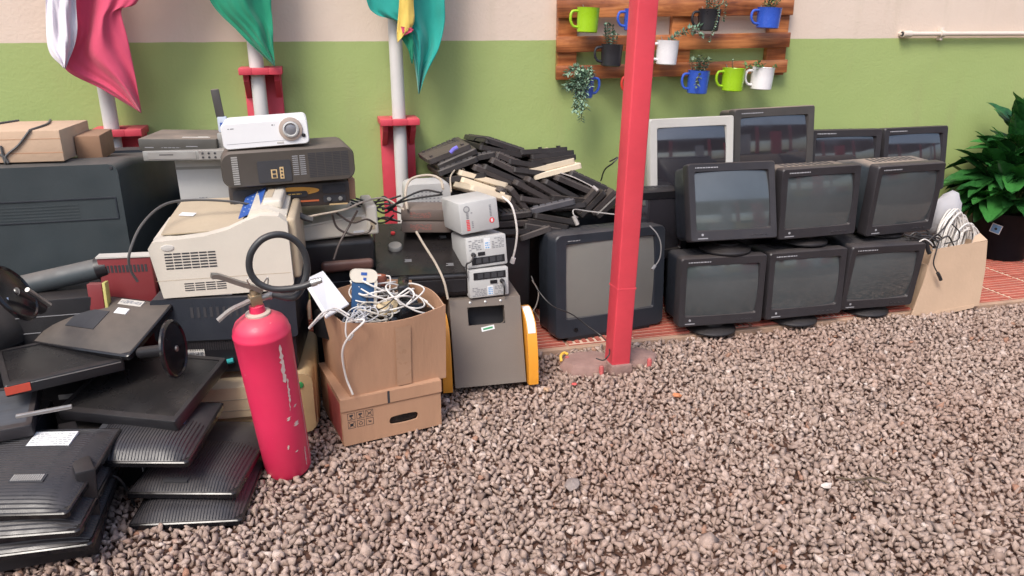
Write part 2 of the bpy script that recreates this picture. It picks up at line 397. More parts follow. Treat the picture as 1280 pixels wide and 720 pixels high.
def gravel():
    rng = np.random.default_rng(3)
    temps = []
    for t in range(28):
        bm = nb()
        pts = rng.normal(size=(9, 3)); pts /= np.linalg.norm(pts, axis=1)[:, None]
        pts *= rng.uniform(.85, 1.25, size=(9, 1))
        vs = [bm.verts.new(p) for p in pts]
        r = bmesh.ops.convex_hull(bm, input=vs)
        bmesh.ops.delete(bm, geom=[v for v in bm.verts if not v.link_faces], context='VERTS')
        bmesh.ops.triangulate(bm, faces=bm.faces)
        bm.verts.index_update()
        temps.append((np.array([v.co[:] for v in bm.verts]), np.array([[v.index for v in f.verts] for f in bm.faces])))
        bm.free()
    V, Fc, tone = [], [], []
    off = 0
    def visible(x, y, m=.35):
        # trapezoid the photograph sees, with a margin for a step to the side
        if y < .55 or y > 2.93: return False
        return (-1.35 - .05 * y - m) < x < (1.75 + (y - .7) * 1.42 + m)
    for layer, (sp, zc) in enumerate(((.0232, -.006), (.0225, -.018))):
        ys = np.arange(.55, 2.94, sp * .87)
        for j, y in enumerate(ys):
            xs = np.arange(-1.8, 5.4, sp) + (sp / 2 if j % 2 else 0) + layer * sp * .4
            for x in xs:
                if not visible(x, y): continue
                if rng.random() < .05 and layer == 0: continue
                xx = x + rng.normal() * sp * .20; yy = y + rng.normal() * sp * .20
                if yy > 2.935: continue
                s = float(np.clip(rng.lognormal(math.log(.0140), .22), .009, .024))
                if rng.random() < .006: s *= 1.6
                v, f = temps[rng.integers(len(temps))]
                sc = np.array([1, rng.uniform(.6, .95), rng.uniform(.5, .85)]) * s
                q = rng.normal(size=4); q /= np.linalg.norm(q); a, b, c, d = q
                Rm = np.array([[1 - 2 * (c * c + d * d), 2 * (b * c - a * d), 2 * (b * d + a * c)], [2 * (b * c + a * d), 1 - 2 * (b * b + d * d), 2 * (c * d - a * b)], [2 * (b * d - a * c), 2 * (c * d + a * b), 1 - 2 * (b * b + c * c)]])
                z = zc + rng.normal() * .0028 + .006 * math.sin(x * 5.1 + 1) * math.cos(y * 4.3)
                p = (v * sc) @ Rm.T + np.array([xx, yy, min(z, .003)])
                V.append(p); Fc.append(f + off); off += len(v)
                tone.append(np.full(len(v), np.clip(rng.normal(.52, .18), 0, .94) if rng.random() > .018 else rng.uniform(.94, 1)))
    V = np.concatenate(V); Fc = np.concatenate(Fc); tone = np.concatenate(tone)
    me = bpy.data.meshes.new('gravel')
    me.vertices.add(len(V)); me.vertices.foreach_set('co', V.astype(np.float32).ravel())
    me.loops.add(len(Fc) * 3); me.loops.foreach_set('vertex_index', Fc.astype(np.int32).ravel())
    me.polygons.add(len(Fc)); me.polygons.foreach_set('loop_start', np.arange(0, len(Fc) * 3, 3, dtype=np.int32))
    me.update(calc_edges=True); me.validate()
    at_ = me.attributes.new('tone', 'FLOAT', 'POINT'); at_.data.foreach_set('value', tone.astype(np.float32))
    me.materials.append(stone_mat())
    o = link('gravel', me); tag(o, 'loose pinkish grey crushed stone covering the yard in front of the walkway', 'gravel'); o['kind'] = 'stuff'
    print('gravel tris', len(Fc))
gravel()

# a few bigger single stones lie on the gravel
def rocks():
    spec = [((716, 606), .030, 'largest grey stone lying on the gravel in the open middle', (.27, .22, .20)),
            ((846, 494), .016, 'small orange stone on the gravel right of the post foot', (.62, .24, .11)),
            ((1034, 607), .016, 'flat whitish stone chip on the gravel at right', (.62, .55, .50)),
            ((718, 480), .010, 'tiny bright red pebble on the gravel in front of the post', (.60, .10, .09)),
            ((683, 487), .015, 'tan stone beside the foot of the yellow edged machine', (.50, .33, .21))]
    rnd = random.Random(5)
    for (px, s, lab, c) in spec:
        bm = nb()
        for i in range(22):
            v = Vector((rnd.gauss(0, 1), rnd.gauss(0, 1), rnd.gauss(0, 1))).normalized() * s * rnd.uniform(.9, 1.1)
            bm.verts.new((v.x * 1.2, v.y * .85, v.z * .55))
        bmesh.ops.convex_hull(bm, input=bm.verts[:])
        bmesh.ops.delete(bm, geom=[v for v in bm.verts if not v.link_faces], context='VERTS')
        p = on(px[0], px[1], .012)
        o = fin('stone', bm, mat('stone_' + lab.split()[1] + str(px[0]), c, .8, .25, 60, .5, 150), M=Matrix.Translation(p) @ rotm(rnd.uniform(0, 180)))
        tag(o, lab, 'stone')
rocks()

# walkway of slotted terracotta tiles
TCRED = mat('terracotta', (.44, .085, .055), .7, .28, 9, .4, 150, dust=.22)
GROUT = mat('sandy_mortar', (.42, .28, .20), .9, .2, 12, .5, 80, spec=.2)
def walkway():
    bm = nb(); bx(bm, (-6, 2.935, -.10), (9, 3.87, .004), .004)
    base = fin('walkway', bm, GROUT, kind='structure')
    me = None
    T = .30
    bm = nb(); bx(bm, (.006, .006, .002), (T - .006, T - .006, .010), .002, 1)
    nrib = 9
    for i in range(nrib):
        y = .016 + i * (T - .032) / (nrib - 1)
        bx(bm, (.012, y - .0090, .0085), (T - .012, y + .0090, .0150))
    bmesh.ops.recalc_face_normals(bm, faces=bm.faces)
    for f in bm.faces:
        if max(v.co.z for v in f.verts) < .0105 and f.normal.z > .5: f.material_index = 1
    me = bpy.data.meshes.new('tile'); bm.to_mesh(me); bm.free(); me.materials.append(TCRED); me.materials.append(mat('sandy_slot_dirt', (.58, .42, .32), .9, .2, 30))
    rnd = random.Random(2)
    for j in range(3):
        for i in range(-7, 20):
            o = link('tile', me, base)
            rot = (i + j) % 2 if i < 9 else 0
            M = Matrix.Translation((i * T + .12, 2.955 + j * T, rnd.uniform(0, .0015)))
            if rot: M = M @ Matrix.Translation((T, 0, 0)) @ Matrix.Rotation(math.pi / 2, 4, 'Z')
            o.matrix_local = M
walkway()

def wall():
    bm = nb(); bx(bm, (-7, 3.855, -.3), (10, 4.05, 3.3), .004)
    o = fin('house_wall', bm, wall_mat())
    tag(o, 'rendered house wall painted lime green below and cream above', 'wall')
wall()

def conduit():
    t = thing('conduit_pipe', 'cream plastic pipe running along the cream band at upper right', 'pipe', (3.26, 3.825, 1.295))
    bm = nb(); tube(bm, [(0, 0, 0), (.5, 0, 0), (4, 0, -.002)], .0125, 12, 2); fin('pipe', bm, PIPEW, t, True)
    for x in (.245, 1.3):
        bm = nb(); tube(bm, [(x - .012, 0, 0), (x + .012, 0, 0)], .0175, 12, smooth=False); bx(bm, (x - .008, -.002, -.035), (x + .008, .03, .035), .002); fin('clamp', bm, PIPEW, t, True)
    bm = nb(); tube(bm, [(-.02, 0, 0), (.035, 0, 0)], .0185, 12, smooth=False); tube(bm, [(-.008, 0, 0), (-.008, .03, 0)], .0165, 12, smooth=False); fin('end_fitting', bm, PIPEW, t, True)
    bm = nb(); tube(bm, [(-.0235, 0, 0), (-.0195, 0, 0)], .013, 12, smooth=False); fin('pipe_bore', bm, INK, t)
conduit()

# ------------------------------------------------------------------ red post with its concrete footing
def post():
    t = thing('roof_post', 'square red painted steel post standing in the gravel', 'post', (1.146, 2.70, 0), yaw=2, roll=1.45)
    bm = nb(); bx(bm, (-.040, -.040, .028), (.040, .040, 2.75), .006, 3); fin('shaft', bm, REDP, t, True)
    bm = nb(); bx(bm, (-.047, -.052, -.02), (.047, .05, .035), .008); fin('collar', bm, PINKC, t, True)
    bm = nb()
    bx(bm, (-.0406, -.0406, .355), (.0406, .0406, .362), .0005)
    fin('weld_band', bm, REDP, t)
    f = thing('post_footing', 'rough pinkish concrete footing with red capped bolts around the post', 'footing', (1.10, 2.74, 0))
    rnd = random.Random(4)
    bm = nb()
    for (cx, cy, a, b, h) in ((-.06, .02, .115, .085, .03), (.13, .03, .12, .075, .024)):
        loops = []
        for rr_, z in ((1.05, -.02), (1.0, h * .5), (.86, h), (.3, h + .004)):
            loops.append([(cx + a * rr_ * math.cos(k * math.tau / 18) * (1 + .06 * math.sin(k * 3.1 + cx * 9)), cy + b * rr_ * math.sin(k * math.tau / 18) * (1 + .07 * math.cos(k * 2.3)), z) for k in range(18)])
        loft(bm, loops)
    fin('slab', bm, PINKC, f, True)
    for (x, y) in ((-.14, .05), (-.035, -.075), (.185, -.055)):
        bm = nb(); lathe(bm, [(.010, -.01), (.010, .026), (.008, .034), (.004, .037)], 12, cx=x, cy=y); fin('bolt', bm, mat('dusty_red_paint', (.50, .10, .10), .6, .15, dust=.4), f, True)
    o = nb(); tube(o, [on(702, 452, .014), on(701, 445, .03), on(705, 441, .034), on(710, 443, .03)], .006, 8)
    tag(fin('plastic_clip', o, YELP, smooth=True), 'small bent yellow plastic clip on the gravel before the big television', 'clip')
post()

# ------------------------------------------------------------------ flag poles, stands, flags
def stand(x, top, wid, lab, zlow=.35):
    t = thing('pole_stand', lab, 'stand', (x, 3.85, 0), group='red stands holding the flag poles')
    box_part('back_board', (-wid / 2, -.03, zlow), (wid / 2, 0, top - .03), REDW, t, .003)
    bm = nb()
    for s in (-1, 1):      # shelf in two cheeks round the pole, joined at the front
        x0, x1 = (-wid / 2 - .01, -.036) if s < 0 else (.036, wid / 2 + .01)
        bx(bm, (x0, -.17, top - .03), (x1, -.001, top), .003)
    bx(bm, (-.0365, -.17, top - .03), (.0365, -.142, top), .003)
    bx(bm, (-.0365, -.066, top - .03), (.0365, -.001, top), .003)
    fin('shelf', bm, REDW, t, True)
    for s in (-1, 1):
        bm = nb(); xx = s * (wid / 2 - .016)
        loft(bm, [[(xx - .012, -.0305, top - .031), (xx - .012, -.13, top - .031), (xx - .012, -.12, top - .06), (xx - .012, -.0305, top - .14)],
                  [(xx + .012, -.0305, top - .031), (xx + .012, -.13, top - .031), (xx + .012, -.12, top - .06), (xx + .012, -.0305, top - .14)]])
        fin('bracket', bm, REDW, t)
def pole(x, y, lab, low=.1):
    t = thing('flag_pole', lab, 'pole', (x, y, 0), group='white flag poles in their red stands')
    bm = nb(); lathe(bm, [(.0315, low), (.0315, 2.35)], 20); fin('shaft', bm, POLEM, t, True)
    bm = nb(); lathe(bm, [(.034, 2.35), (.034, 2.37), (.012, 2.40)], 16); fin('cap', bm, POLEM, t, True)
stand(-.82, .915, .19, 'red wooden pole stand on the wall behind the big dark television')
stand(-.195, 1.165, .165, 'red wooden pole stand on the wall behind the white projector')
stand(.41, .925, .165, 'red wooden pole stand on the wall left of the keyboard heap')
pole(-.845, 3.745, 'white pole under the white and crimson flag')
pole(-.212, 3.745, 'white pole under the plain green flag')
pole(.412, 3.745, 'white pole under the green flag with the yellow strip')

def sheet(name, L_, R_, mat_, parent, fy, nu=40, nv=60, y0=3.62, label=None, thick=.0018):
    """cloth between two boundary curves given as (px,py) down the photograph; fy(u,v) = fold depth in metres"""
    A = catm([Vector((a[0], a[1], 0)) for a in L_], 12); B = catm([Vector((a[0], a[1], 0)) for a in R_], 12)
    def samp(C, t):
        f = t * (len(C) - 1); i = min(int(f), len(C) - 2); return C[i].lerp(C[i + 1], f - i)
    bm = nb(); GG = []
    for k in range(2):
        G = []
        for j in range(nv + 1):
            v = j / nv; a = samp(A, v); b = samp(B, v); row = []
            for i in range(nu + 1):
                u = i / nu; p = a.lerp(b, u)
                row.append(bm.verts.new(at(p.x, p.y, y0 + fy(u, v) + .0035 * math.sin(u * 31 + 6 * math.sin(v * 4)) + .003 * math.sin(v * 17 + u * 9) * math.sin(u * 5)) + Vector((0, k * thick, 0))))
            G.append(row)
        GG.append(G)
        for j in range(nv):
            for i in range(nu):
                q = (G[j][i], G[j][i + 1], G[j + 1][i + 1], G[j + 1][i])
                bm.faces.new(q if k == 0 else q[::-1])
    A_, B_ = GG
    for j in range(nv):
        bm.faces.new((A_[j][0], A_[j + 1][0], B_[j + 1][0], B_[j][0])); bm.faces.new((A_[j][nu], B_[j][nu], B_[j + 1][nu], A_[j + 1][nu]))
    for i in range(nu): bm.faces.new((A_[nv][i], A_[nv][i + 1], B_[nv][i + 1], B_[nv][i]))
    o = fin(name, bm, mat_, parent, 'all', label=label)
    return o
def flags():
    t = thing('flag', 'faded white and crimson flag hanging at far left', 'flag', (0, 0, 0))
    sheet('white_field', [(52, -190), (57, -60), (57, 0), (60, 60), (79, 85)], [(104, -190), (96, -60), (95, 0), (96, 45), (82, 86)], FWHT, t, lambda u, v: .02 * math.sin(u * 5 + v * 2) + .012 * math.sin(u * 14 + 3 * v), y0=3.56)
    sheet('crimson_field', [(100, -190), (95, -60), (94, 0), (95, 45), (80, 84), (128, 112), (176, 141)], [(230, -190), (196, -60), (172, 2), (152, 12), (160, 50), (170, 100), (177, 142)], FRED, t, lambda u, v: .03 * math.sin(u * 6 + v * 1.3) * (1 - .5 * v) + .012 * math.sin(u * 13 - v * 4), y0=3.60)
    t = thing('flag', 'plain dark green flag hanging over the middle pole', 'flag', (0, 0, 0))
    sheet('green_field', [(214, -190), (246, -60), (262, 0), (296, 38), (318, 60), (343, 83)], [(348, -190), (341, -60), (339, 0), (341, 30), (342, 60), (344, 84)], FGRN, t, lambda u, v: .035 * math.sin(u * 8 + v * 1.5) * (1 - .75 * v) + .006 * math.sin(u * 19), y0=3.64)
    t = thing('flag', 'teal green flag with a yellow and red strip on the right pole', 'flag', (0, 0, 0))
    sheet('teal_field', [(430, -190), (448, -60), (458, 0), (470, 18), (500, 30), (516, 70), (523, 117)], [(572, -190), (556, -60), (556, 0), (556, 28), (548, 62), (533, 92), (524, 118)], FTEAL, t, lambda u, v: .03 * math.sin(u * 9 + v * 1.3) * (1 - .3 * v) + .01 * math.sin(u * 17 + 2 * v), y0=3.64)
    sheet('yellow_strip', [(494, -190), (498, -60), (499, 0), (496, 40), (497, 54)], [(514, -190), (517, -60), (517, 0), (517, 30), (500, 50)], FYEL, t, lambda u, v: .010 * math.sin(u * 6 + 1), 10, 24, y0=3.585)
    sheet('red_tip', [(501, 33), (503, 41), (504, 45)], [(516, 35), (516, 39), (505, 45)], FRED, t, lambda u, v: 0, 6, 8, y0=3.578)
    sheet('dark_fold', [(499, 44), (510, 62), (514, 79)], [(516, 40), (517, 62), (516, 80)], FGRN, t, lambda u, v: .006 * math.sin(u * 6), 8, 14, y0=3.60)
flags()

# ------------------------------------------------------------------ pallet planter with mugs
def pallet():
    t = thing('pallet_planter', 'varnished wooden pallet hung on the wall carrying planted mugs', 'pallet', (1.21, 3.855, 0))
    rnd = random.Random(9)
    def plank(n, x0, z0, x1, z1, y0, y1, sl=0):
        bm = nb(); vs = bx(bm, (0, 0, 0), (x1 - x0, y1 - y0, z1 - z0), .004)
        fin(n, bm, WOOD, t, True, M=Matrix.Translation((x0, y0, z0)) @ Matrix.Rotation(math.radians(sl), 4, 'Y'))
    sl = -.75
    for z0, z1 in ((1.595, 1.69), (1.375, 1.465), (1.213, 1.289), (1.082, 1.150)):
        plank('plank', 0, z0, 1.305, z1, -.062, -.042, sl)
    for x0, x1 in ((.012, .112), (.625, .735), (1.185, 1.30)):
        plank('stile', x0, 1.086, x1, 1.73, -.041, -.002)
pallet()

def mug(px0, px1, py0, py1, m, lab, side=-1, Y0=3.70, soil=True):
    c0 = at((px0 + px1) / 2, py1, Y0); c1 = at((px0 + px1) / 2, py0, Y0)
    r = abs(at(px1, (py0 + py1) / 2, Y0).x - at(px0, (py0 + py1) / 2, Y0).x) / 2 * .98
    h = c1.z - c0.z - r * .3
    t = thing('mug', lab, 'mug', (c0.x, Y0, c0.z + r * .15), roll=2.5, group='mugs hung on the pallet planter')
    bm = nb(); lathe(bm, [(r * .80, 0), (r * .92, .004), (r * .96, h * .5), (r, h - .004), (r * 1.03, h), (r * .97, h), (r * .92, h - .004), (r * .88, .01), (.001, .01)], 28)
    fin('body', bm, m, t, True)
    bm = nb(); s = side
    tube(bm, [(s * r * .93, 0, h * .85), (s * r * 1.5, 0, h * .80), (s * r * 1.62, 0, h * .5), (s * r * 1.35, 0, h * .25), (s * r * .92, 0, h * .2)], .0065, 8)
    fin('handle', bm, m, t, True)
    if soil:
        bm = nb(); lathe(bm, [(r * .9, h - .03), (r * .5, h - .022), (.001, h - .02)], 16); fin('soil', bm, SOIL, t, True)
    bm = nb(); tube(bm, [(0, r * .9, h * .9), (0, r + .02, h * 1.05), (0, 3.79 - Y0 - .005, h * 1.12)], .002, 5); fin('hook', bm, STEEL, t)
    return Vector((c0.x, Y0, c0.z + r * .15 + h - .02)), r

def sprig(bmS, bmL, pts, rnd, leaf, size, droop=0, every=.012, n=6):
    P = catm(pts, 8); tube(bmS, P, .0018, 5, smooth=False)
    acc = 0
    for a, b in zip(P, P[1:]):
        acc += (b - a).length
        while acc > every:
            acc -= every
            ph = rnd.uniform(0, math.tau)
            for k in range(2):
                d = (b - a).normalized(); o = d.orthogonal().normalized()
                o = Matrix.Rotation(ph + k * math.pi, 3, d) @ o
                dirn = (o + d * .6 + Vector((0, 0, -droop))).normalized()
                leafpoly(bmL, b, dirn, size * rnd.uniform(.7, 1.25), rnd)
def leafpoly(bm, p, d, L_, rnd, w=.34):
    s = d.cross(Vector((rnd.uniform(-.4, .4), rnd.uniform(-.4, .4), 1))).normalized()
    n = s.cross(d)
    q = [p, p + d * L_ * .35 + s * L_ * w + n * L_ * .06, p + d * L_ + n * -.03 * L_, p + d * L_ * .35 - s * L_ * w + n * L_ * .06]
    c = bm.verts.new(p + d * L_ * .45 - n * L_ * .08)
    v = [bm.verts.new(x) for x in q]
    for i in range(4): bm.faces.new((v[i], v[(i + 1) % 4], c))
def small_plant(base, r, lab, stems, leaf, size, cat='plant', every=.012, droop=0, seed=1, name='mug_plant'):
    rnd = random.Random(seed)
    t = thing(name, lab, cat, base)
    a, b = nb(), nb()
    for st in stems: sprig(a, b, [Vector(p) for p in st], rnd, leaf, size, droop, every)
    fin('stem', a, STEM, t); o = fin('foliage', b, leaf, t, kind='stuff', norm=False)
def up(n, r, h, seed, lean=(0, 0)):
    rnd = random.Random(seed); out = []
    for i in range(n):
        a = rnd.uniform(0, math.tau); x, y = math.cos(a) * r * rnd.uniform(0, .7), math.sin(a) * r * rnd.uniform(0, .7)
        hh = h * rnd.uniform(.6, 1.1)
        out.append([(x, y, 0), (x * 1.3 + lean[0] * .4, y * 1.3 + lean[1] * .4, hh * .5), (x * 1.7 + lean[0], y * 1.7 + lean[1], hh)])
    return out
mug(720, 747, 7, 43, GRNM, 'lime green mug at the upper left of the pallet')
b, r = mug(779, 806, 9, 41, BLUM, 'blue mug half hidden behind the red post on the top plank')
small_plant(b, r, 'small grey green sprig in the half hidden blue mug beside the post', up(3, r, .06, 3), SUCC, .016, seed=2)
b, r = mug(871, 897, 9, 41, BLKM, 'black mug on the top plank right of the post')
small_plant(b, r, 'trailing pale stemmed plant in the upper black mug', up(6, r, .09, 5) + [[(0, 0, 0), (.02, -.06, .03), (.0, -.075, -.06), (-.03, -.08, -.13)], [(.01, 0, 0), (.06, -.05, .05), (.05, -.06, -.03)]], SUCC, .017, seed=3)
b, r = mug(945, 972, 7, 38, BLUM, 'blue mug at the upper right end of the pallet')
small_plant(b, r, 'bright green upright sprigs in the upper right blue mug', up(8, r, .085, 7, (.03, 0)), HERB, .016, seed=4, every=.008)
b, r = mug(750, 776, 53, 85, BLKM, 'black mug hanging left of the post on the middle plank')
small_plant(b, r, 'spiky pale green sprigs in the black mug left of the post', up(7, r, .11, 9), SUCC, .02, seed=5, every=.012)
b, r = mug(819, 845, 48, 83, WHTM, 'white mug just right of the post on the middle plank')
small_plant(b, r, 'leafy branch reaching up to the right out of the white mug by the post', [[(0, 0, 0), (.05, -.02, .05), (.11, -.02, .075), (.17, -.02, .085), (.22, -.02, .12)], [(.0, 0, 0), (.04, -.03, .045), (.13, -.03, .06), (.18, -.03, .04)]], SUCC, .024, seed=6, every=.016)
b, r = mug(718, 741, 91, 124, BLUM, 'blue mug buried under a trailing plant at the lower left corner', side=1)
rn = random.Random(11)
tr = []
for i in range(26):
    dx = rn.uniform(-.13, .03); dz = rn.uniform(-.05, .03)
    tr.append([(rn.uniform(-.02, .02), rn.uniform(-.04, 0), 0), (dx * .5, -.05, .03 + dz), (dx, -.06 - rn.uniform(0, .03), dz)])
for i in range(7):
    dx = rn.uniform(-.08, -.01); L_ = rn.uniform(.12, .21)
    tr.append([(0, -.03, 0), (dx * .5, -.06, .0), (dx * .8, -.065, -L_ * .5), (dx + .01, -.06, -L_)])
small_plant(b, r, 'bushy blue green succulent spilling out of the lower left mug', tr, SUCC, .024, seed=12, every=.011)
mug(783, 808, 90, 122, REDM, 'red mug hidden behind the post with only its handle showing')
b, r = mug(858, 883, 86, 119, BLUM, 'blue mug on the lowest plank right of the post')
small_plant(b, r, 'dark leafed sprigs in the lower blue mug', up(8, r, .10, 15) + [[(0, -.03, 0), (-.03, -.06, -.01), (-.04, -.065, -.06)]], leaf_mat('dusty_green_foliage', (.07, .12, .07), (.20, .27, .17), .5), .024, seed=8, every=.014)
b, r = mug(901, 927, 83, 116, GRNM, 'lime green mug on the lowest plank beside the white one')
small_plant(b, r, 'thin bare sprig in the lower green mug', [[(0, 0, 0), (-.005, 0, .03), (-.01, 0, .06)]], SUCC, .012, seed=9)
b, r = mug(937, 963, 82, 114, WHTM, 'white mug with a big ear handle at the lower right of the pallet')
small_plant(b, r, 'short dark green tuft beside the handle of the lower white mug', up(4, r, .05, 19, (-.05, -.02)) + up(3, r, .04, 23), HERB, .022, seed=10, every=.010)

# ------------------------------------------------------------------ CRT monitors
def tube_screen(bm, x0, z0, x1, z1, y, bulge, n=10):
    G = []
    for j in range(n + 1):
        G.append([bm.verts.new((x0 + (x1 - x0) * i / n, y - bulge * (1 - (2 * i / n - 1) ** 2) * .5 - bulge * (1 - (2 * j / n - 1) ** 2) * .5, z0 + (z1 - z0) * j / n)) for i in range(n + 1)])
    for j in range(n):
        for i in range(n): bm.faces.new((G[j][i], G[j][i + 1], G[j + 1][i + 1], G[j + 1][i]))
def crt(P, lab, bez, cas, glass, group=None, stand=None, name='crt_monitor', mg=(.030, .045, .036), back=(.62, .62), vents=True, text=True, rad=.012, bulge=.022, cat='monitor', lip=.055):
    x, y, z, yaw, tilt, roll, w, d, h = P
    t = thing(name, lab, cat, (x, y, z), yaw, tilt, roll, group=group)
    ms, mb, mt = mg
    bm = nb()
    O = rr(0, 0, w, h, rad); O2 = rr(.004, .004, w - .004, h - .004, rad)
    I = rr(ms, mb, w - ms, h - mt, .010); I2 = rr(ms + .006, mb + .006, w - ms - .006, h - mt - .006, .008)
    loft(bm, [loopY(O, lip), loopY(O, .006), loopY(O2, 0), loopY(I, .002), loopY(I2, .016)], c0=False, c1=False)
    fin('bezel', bm, bez, t, True)
    bm = nb(); tube_screen(bm, ms + .002, mb + .002, w - ms - .002, h - mt - .002, .0165, bulge); fin('screen', bm, glass, t, 'all')
    bm = nb()
    bw, bh = w * back[0], h * back[1]
    C0 = rr(.004, .004, w - .004, h - .004, rad); C1 = rr(.012, .008, w - .012, h - .006, .02)
    C2 = rr((w - bw) / 2, h * .06, (w + bw) / 2, h * .06 + bh + .05, .03)
    C3 = rr((w - bw) / 2 + .01, h * .08, (w + bw) / 2 - .01, h * .06 + bh + .02, .03)
    loft(bm, [loopY(C0, lip - .001), loopY(C1, lip + .02), loopY(C1, d * .45), loopY(C2, d * .93), loopY(C3, d)])
    fin('casing', bm, cas, t, True)
    if vents:
        bm = nb()
        for k in range(9):
            xx = w * .2 + w * .6 * k / 8
            bx(bm, (xx - .006, lip + .05, h - .0075), (xx + .006, d * .42, h - .0048))
        fin('top_vents', bm, INK, t)
    if text:
        bm = nb(); rnd = random.Random(1)
        prints(bm, ms + .004, h - mt * .62, ms + w * .27, h - mt * .62 + .006, 1, rnd, 1.0, h=.8)
        bx(bm, (ms + .004, -.0006, mb * .25), (ms + .05, .0006, mb * .25 + .004))
        lathe(bm, [(.0055, 0), (.0055, .001)], 12, M=Matrix.Translation((ms + .026, 0, mb * .66)) @ Matrix.Rotation(math.pi / 2, 4, 'X'))
        fin('printed_logo', bm, mat('pale_print', (.34, .34, .36), .5, .05, 20), t)
        bm = nb()
        for k in range(4): bx(bm, (w - ms - .03 - k * .022, -.0015, mb * .35), (w - ms - .018 - k * .022, .004, mb * .35 + .006), .001)
        fin('buttons', bm, bez, t)
    if stand:
        # swivel foot: disc on the surface below, short neck up to the casing
        Mi = t.matrix_world.inverted()
        cx, cy = w / 2, d * .42
        base = t.matrix_world @ Vector((cx, cy, 0)); zb = stand[0]
        fx, fy = (stand[2] if len(stand) > 2 else (0, 0))
        bm = nb(); lathe(bm, [(stand[1], zb), (stand[1], zb + .006), (stand[1] * .92, zb + .014), (stand[1] * .5, zb + .022), (.05, zb + .03)], 36, cx=base.x + fx, cy=base.y + fy)
        lathe(bm, [(.06, zb + .028), (.055, max(zb + .034, base.z + .004))], 24, cx=base.x + fx, cy=base.y + fy)
        bmesh.ops.transform(bm, matrix=Mi, verts=bm.verts)
        fin('swivel_foot', bm, BLK, t, True)
    return t
G1 = 'black tube monitors stacked two high on the walkway'
SF = .125
crt([1.517, 2.906, .062, -4.2, 2.0, 0, .405, .40, .318], 'lower left monitor of the front row nearest the post', DKG, NAVY, TUBE, G1, (.0155, .115, (-.01, -.08)))
crt([1.954, 2.903, .055, -.6, 2.6, 0, .403, .40, .318], 'lower middle monitor of the front row between two others', DKG, NAVY, TUBE, G1, (.0155, .115, (0, -.08)))
crt([2.367, 2.929, .055, -1.6, -5, .6, .401, .40, .322], 'lower right monitor of the front row beside the cardboard sheet', DKG, NAVY, TUBE, G1, (.0155, .115, (0, -.08)))
crt([1.557, 2.921, .451, -5, 16, -.5, .406, .40, .340], 'upper left monitor tipped back below the white one', DKG, NAVY, TUBE, G1, (.385, .115, (0, -.06)))
crt([2.004, 2.948, .422, -2, 2, -1.2, .395, .40, .321], 'upper middle monitor of the front row under the biggest one', DKG, DKG2, TUBE, G1, (.382, .11, (0, -.06)))
crt([2.470, 2.952, .405, 4.6, -3.1, .2, .401, .40, .334], 'upper right monitor of the front row with a dusty top and side tinted blue as if skylit', DKG, mat('dusty_skylight_tinted_casing', (.03, .05, .068), .5, .2, 8, .2, 350, dust=.95), TUBE, G1, (.383, .11, (0, -.05)))  # blue skylight on the side is put into the casing colour; dust on top
crt([1.554, 3.353, .557, -7.7, 7, -1.8, .415, .36, .370], 'white tube monitor at the back right of the post', OFFW, OFFW, TUBE2, None, (.497, .11), mg=(.036, .045, .042), text=False)
crt([2.01, 3.374, .539, -2.9, 6, -1.6, .435, .40, .42], 'biggest dark monitor rising highest at the back of the stack', DKG2, DKG2, TUBE2, None, (.497, .11), mg=(.035, .05, .042))
crt([2.448, 3.395, .482, -4.7, 5, .1, .399, .40, .36], 'dark monitor at the back just right of the biggest one', DKG, DKG, TUBE2, None, (.42, .11))
crt([2.912, 3.412, .494, -.4, 7, -.4, .399, .38, .341], 'rearmost right dark monitor next to the potted plant', DKG, DKG2, TUBE2, None, (.42, .11))
for i, X in enumerate((1.50, 1.96, 2.42, 2.88)):
    crt([X, 3.40, .03, 0, 0, 0, .41, .40, .46 if i < 2 else .385], 'dark monitor on the floor underneath the ' + ('white monitor', 'biggest monitor', 'rear monitor right of the biggest', 'rearmost right monitor')[i], DKG, DKG, TUBE2, 'monitors under the rear row', vents=False, text=False)
crt([1.395, 3.20, .29, 3, 0, 0, .30, .34, .33], 'dark monitor half hidden between the television and the monitor stack', BLK, BLK, TUBE2, None, (.004, .11), text=False)
bx_ = nb(); bx(bx_, (1.40, 3.22, .016), (1.49, 3.5, .285), .004); tag(fin('computer_case', bx_, BLK, smooth=True), 'black computer case squeezed between the television and the front monitors', 'computer case')

# big television
t = crt([.968, 2.975, .03, 9, 4, .6, .56, .42, .468], 'big blue black tube television behind the red post', NAVY, NAVY, mat('tv_screen_glass', (.20, .195, .18), .16, .1, 2, coat=.35), None, None, 'television', mg=(.052, .085, .042), back=(.6, .6), vents=True, text=False, rad=.03, bulge=.02, cat='television', lip=.08)
bm = nb(); lathe(bm, [(.010, 0), (.010, .003)], 16, M=Matrix.Translation((.10, 0, .035)) @ Matrix.Rotation(math.pi / 2, 4, 'X')); fin('power_button', bm, BLKG, t)
bm = nb(); prints(bm, .06, .436, .12, .444, 1, random.Random(2), 1); fin('printed_logo', bm, INKG, t)
bm = nb(); bx(bm, (.06, .0, -.02), (.49, .30, .012), .01); fin('plinth', bm, BLK, t, True)

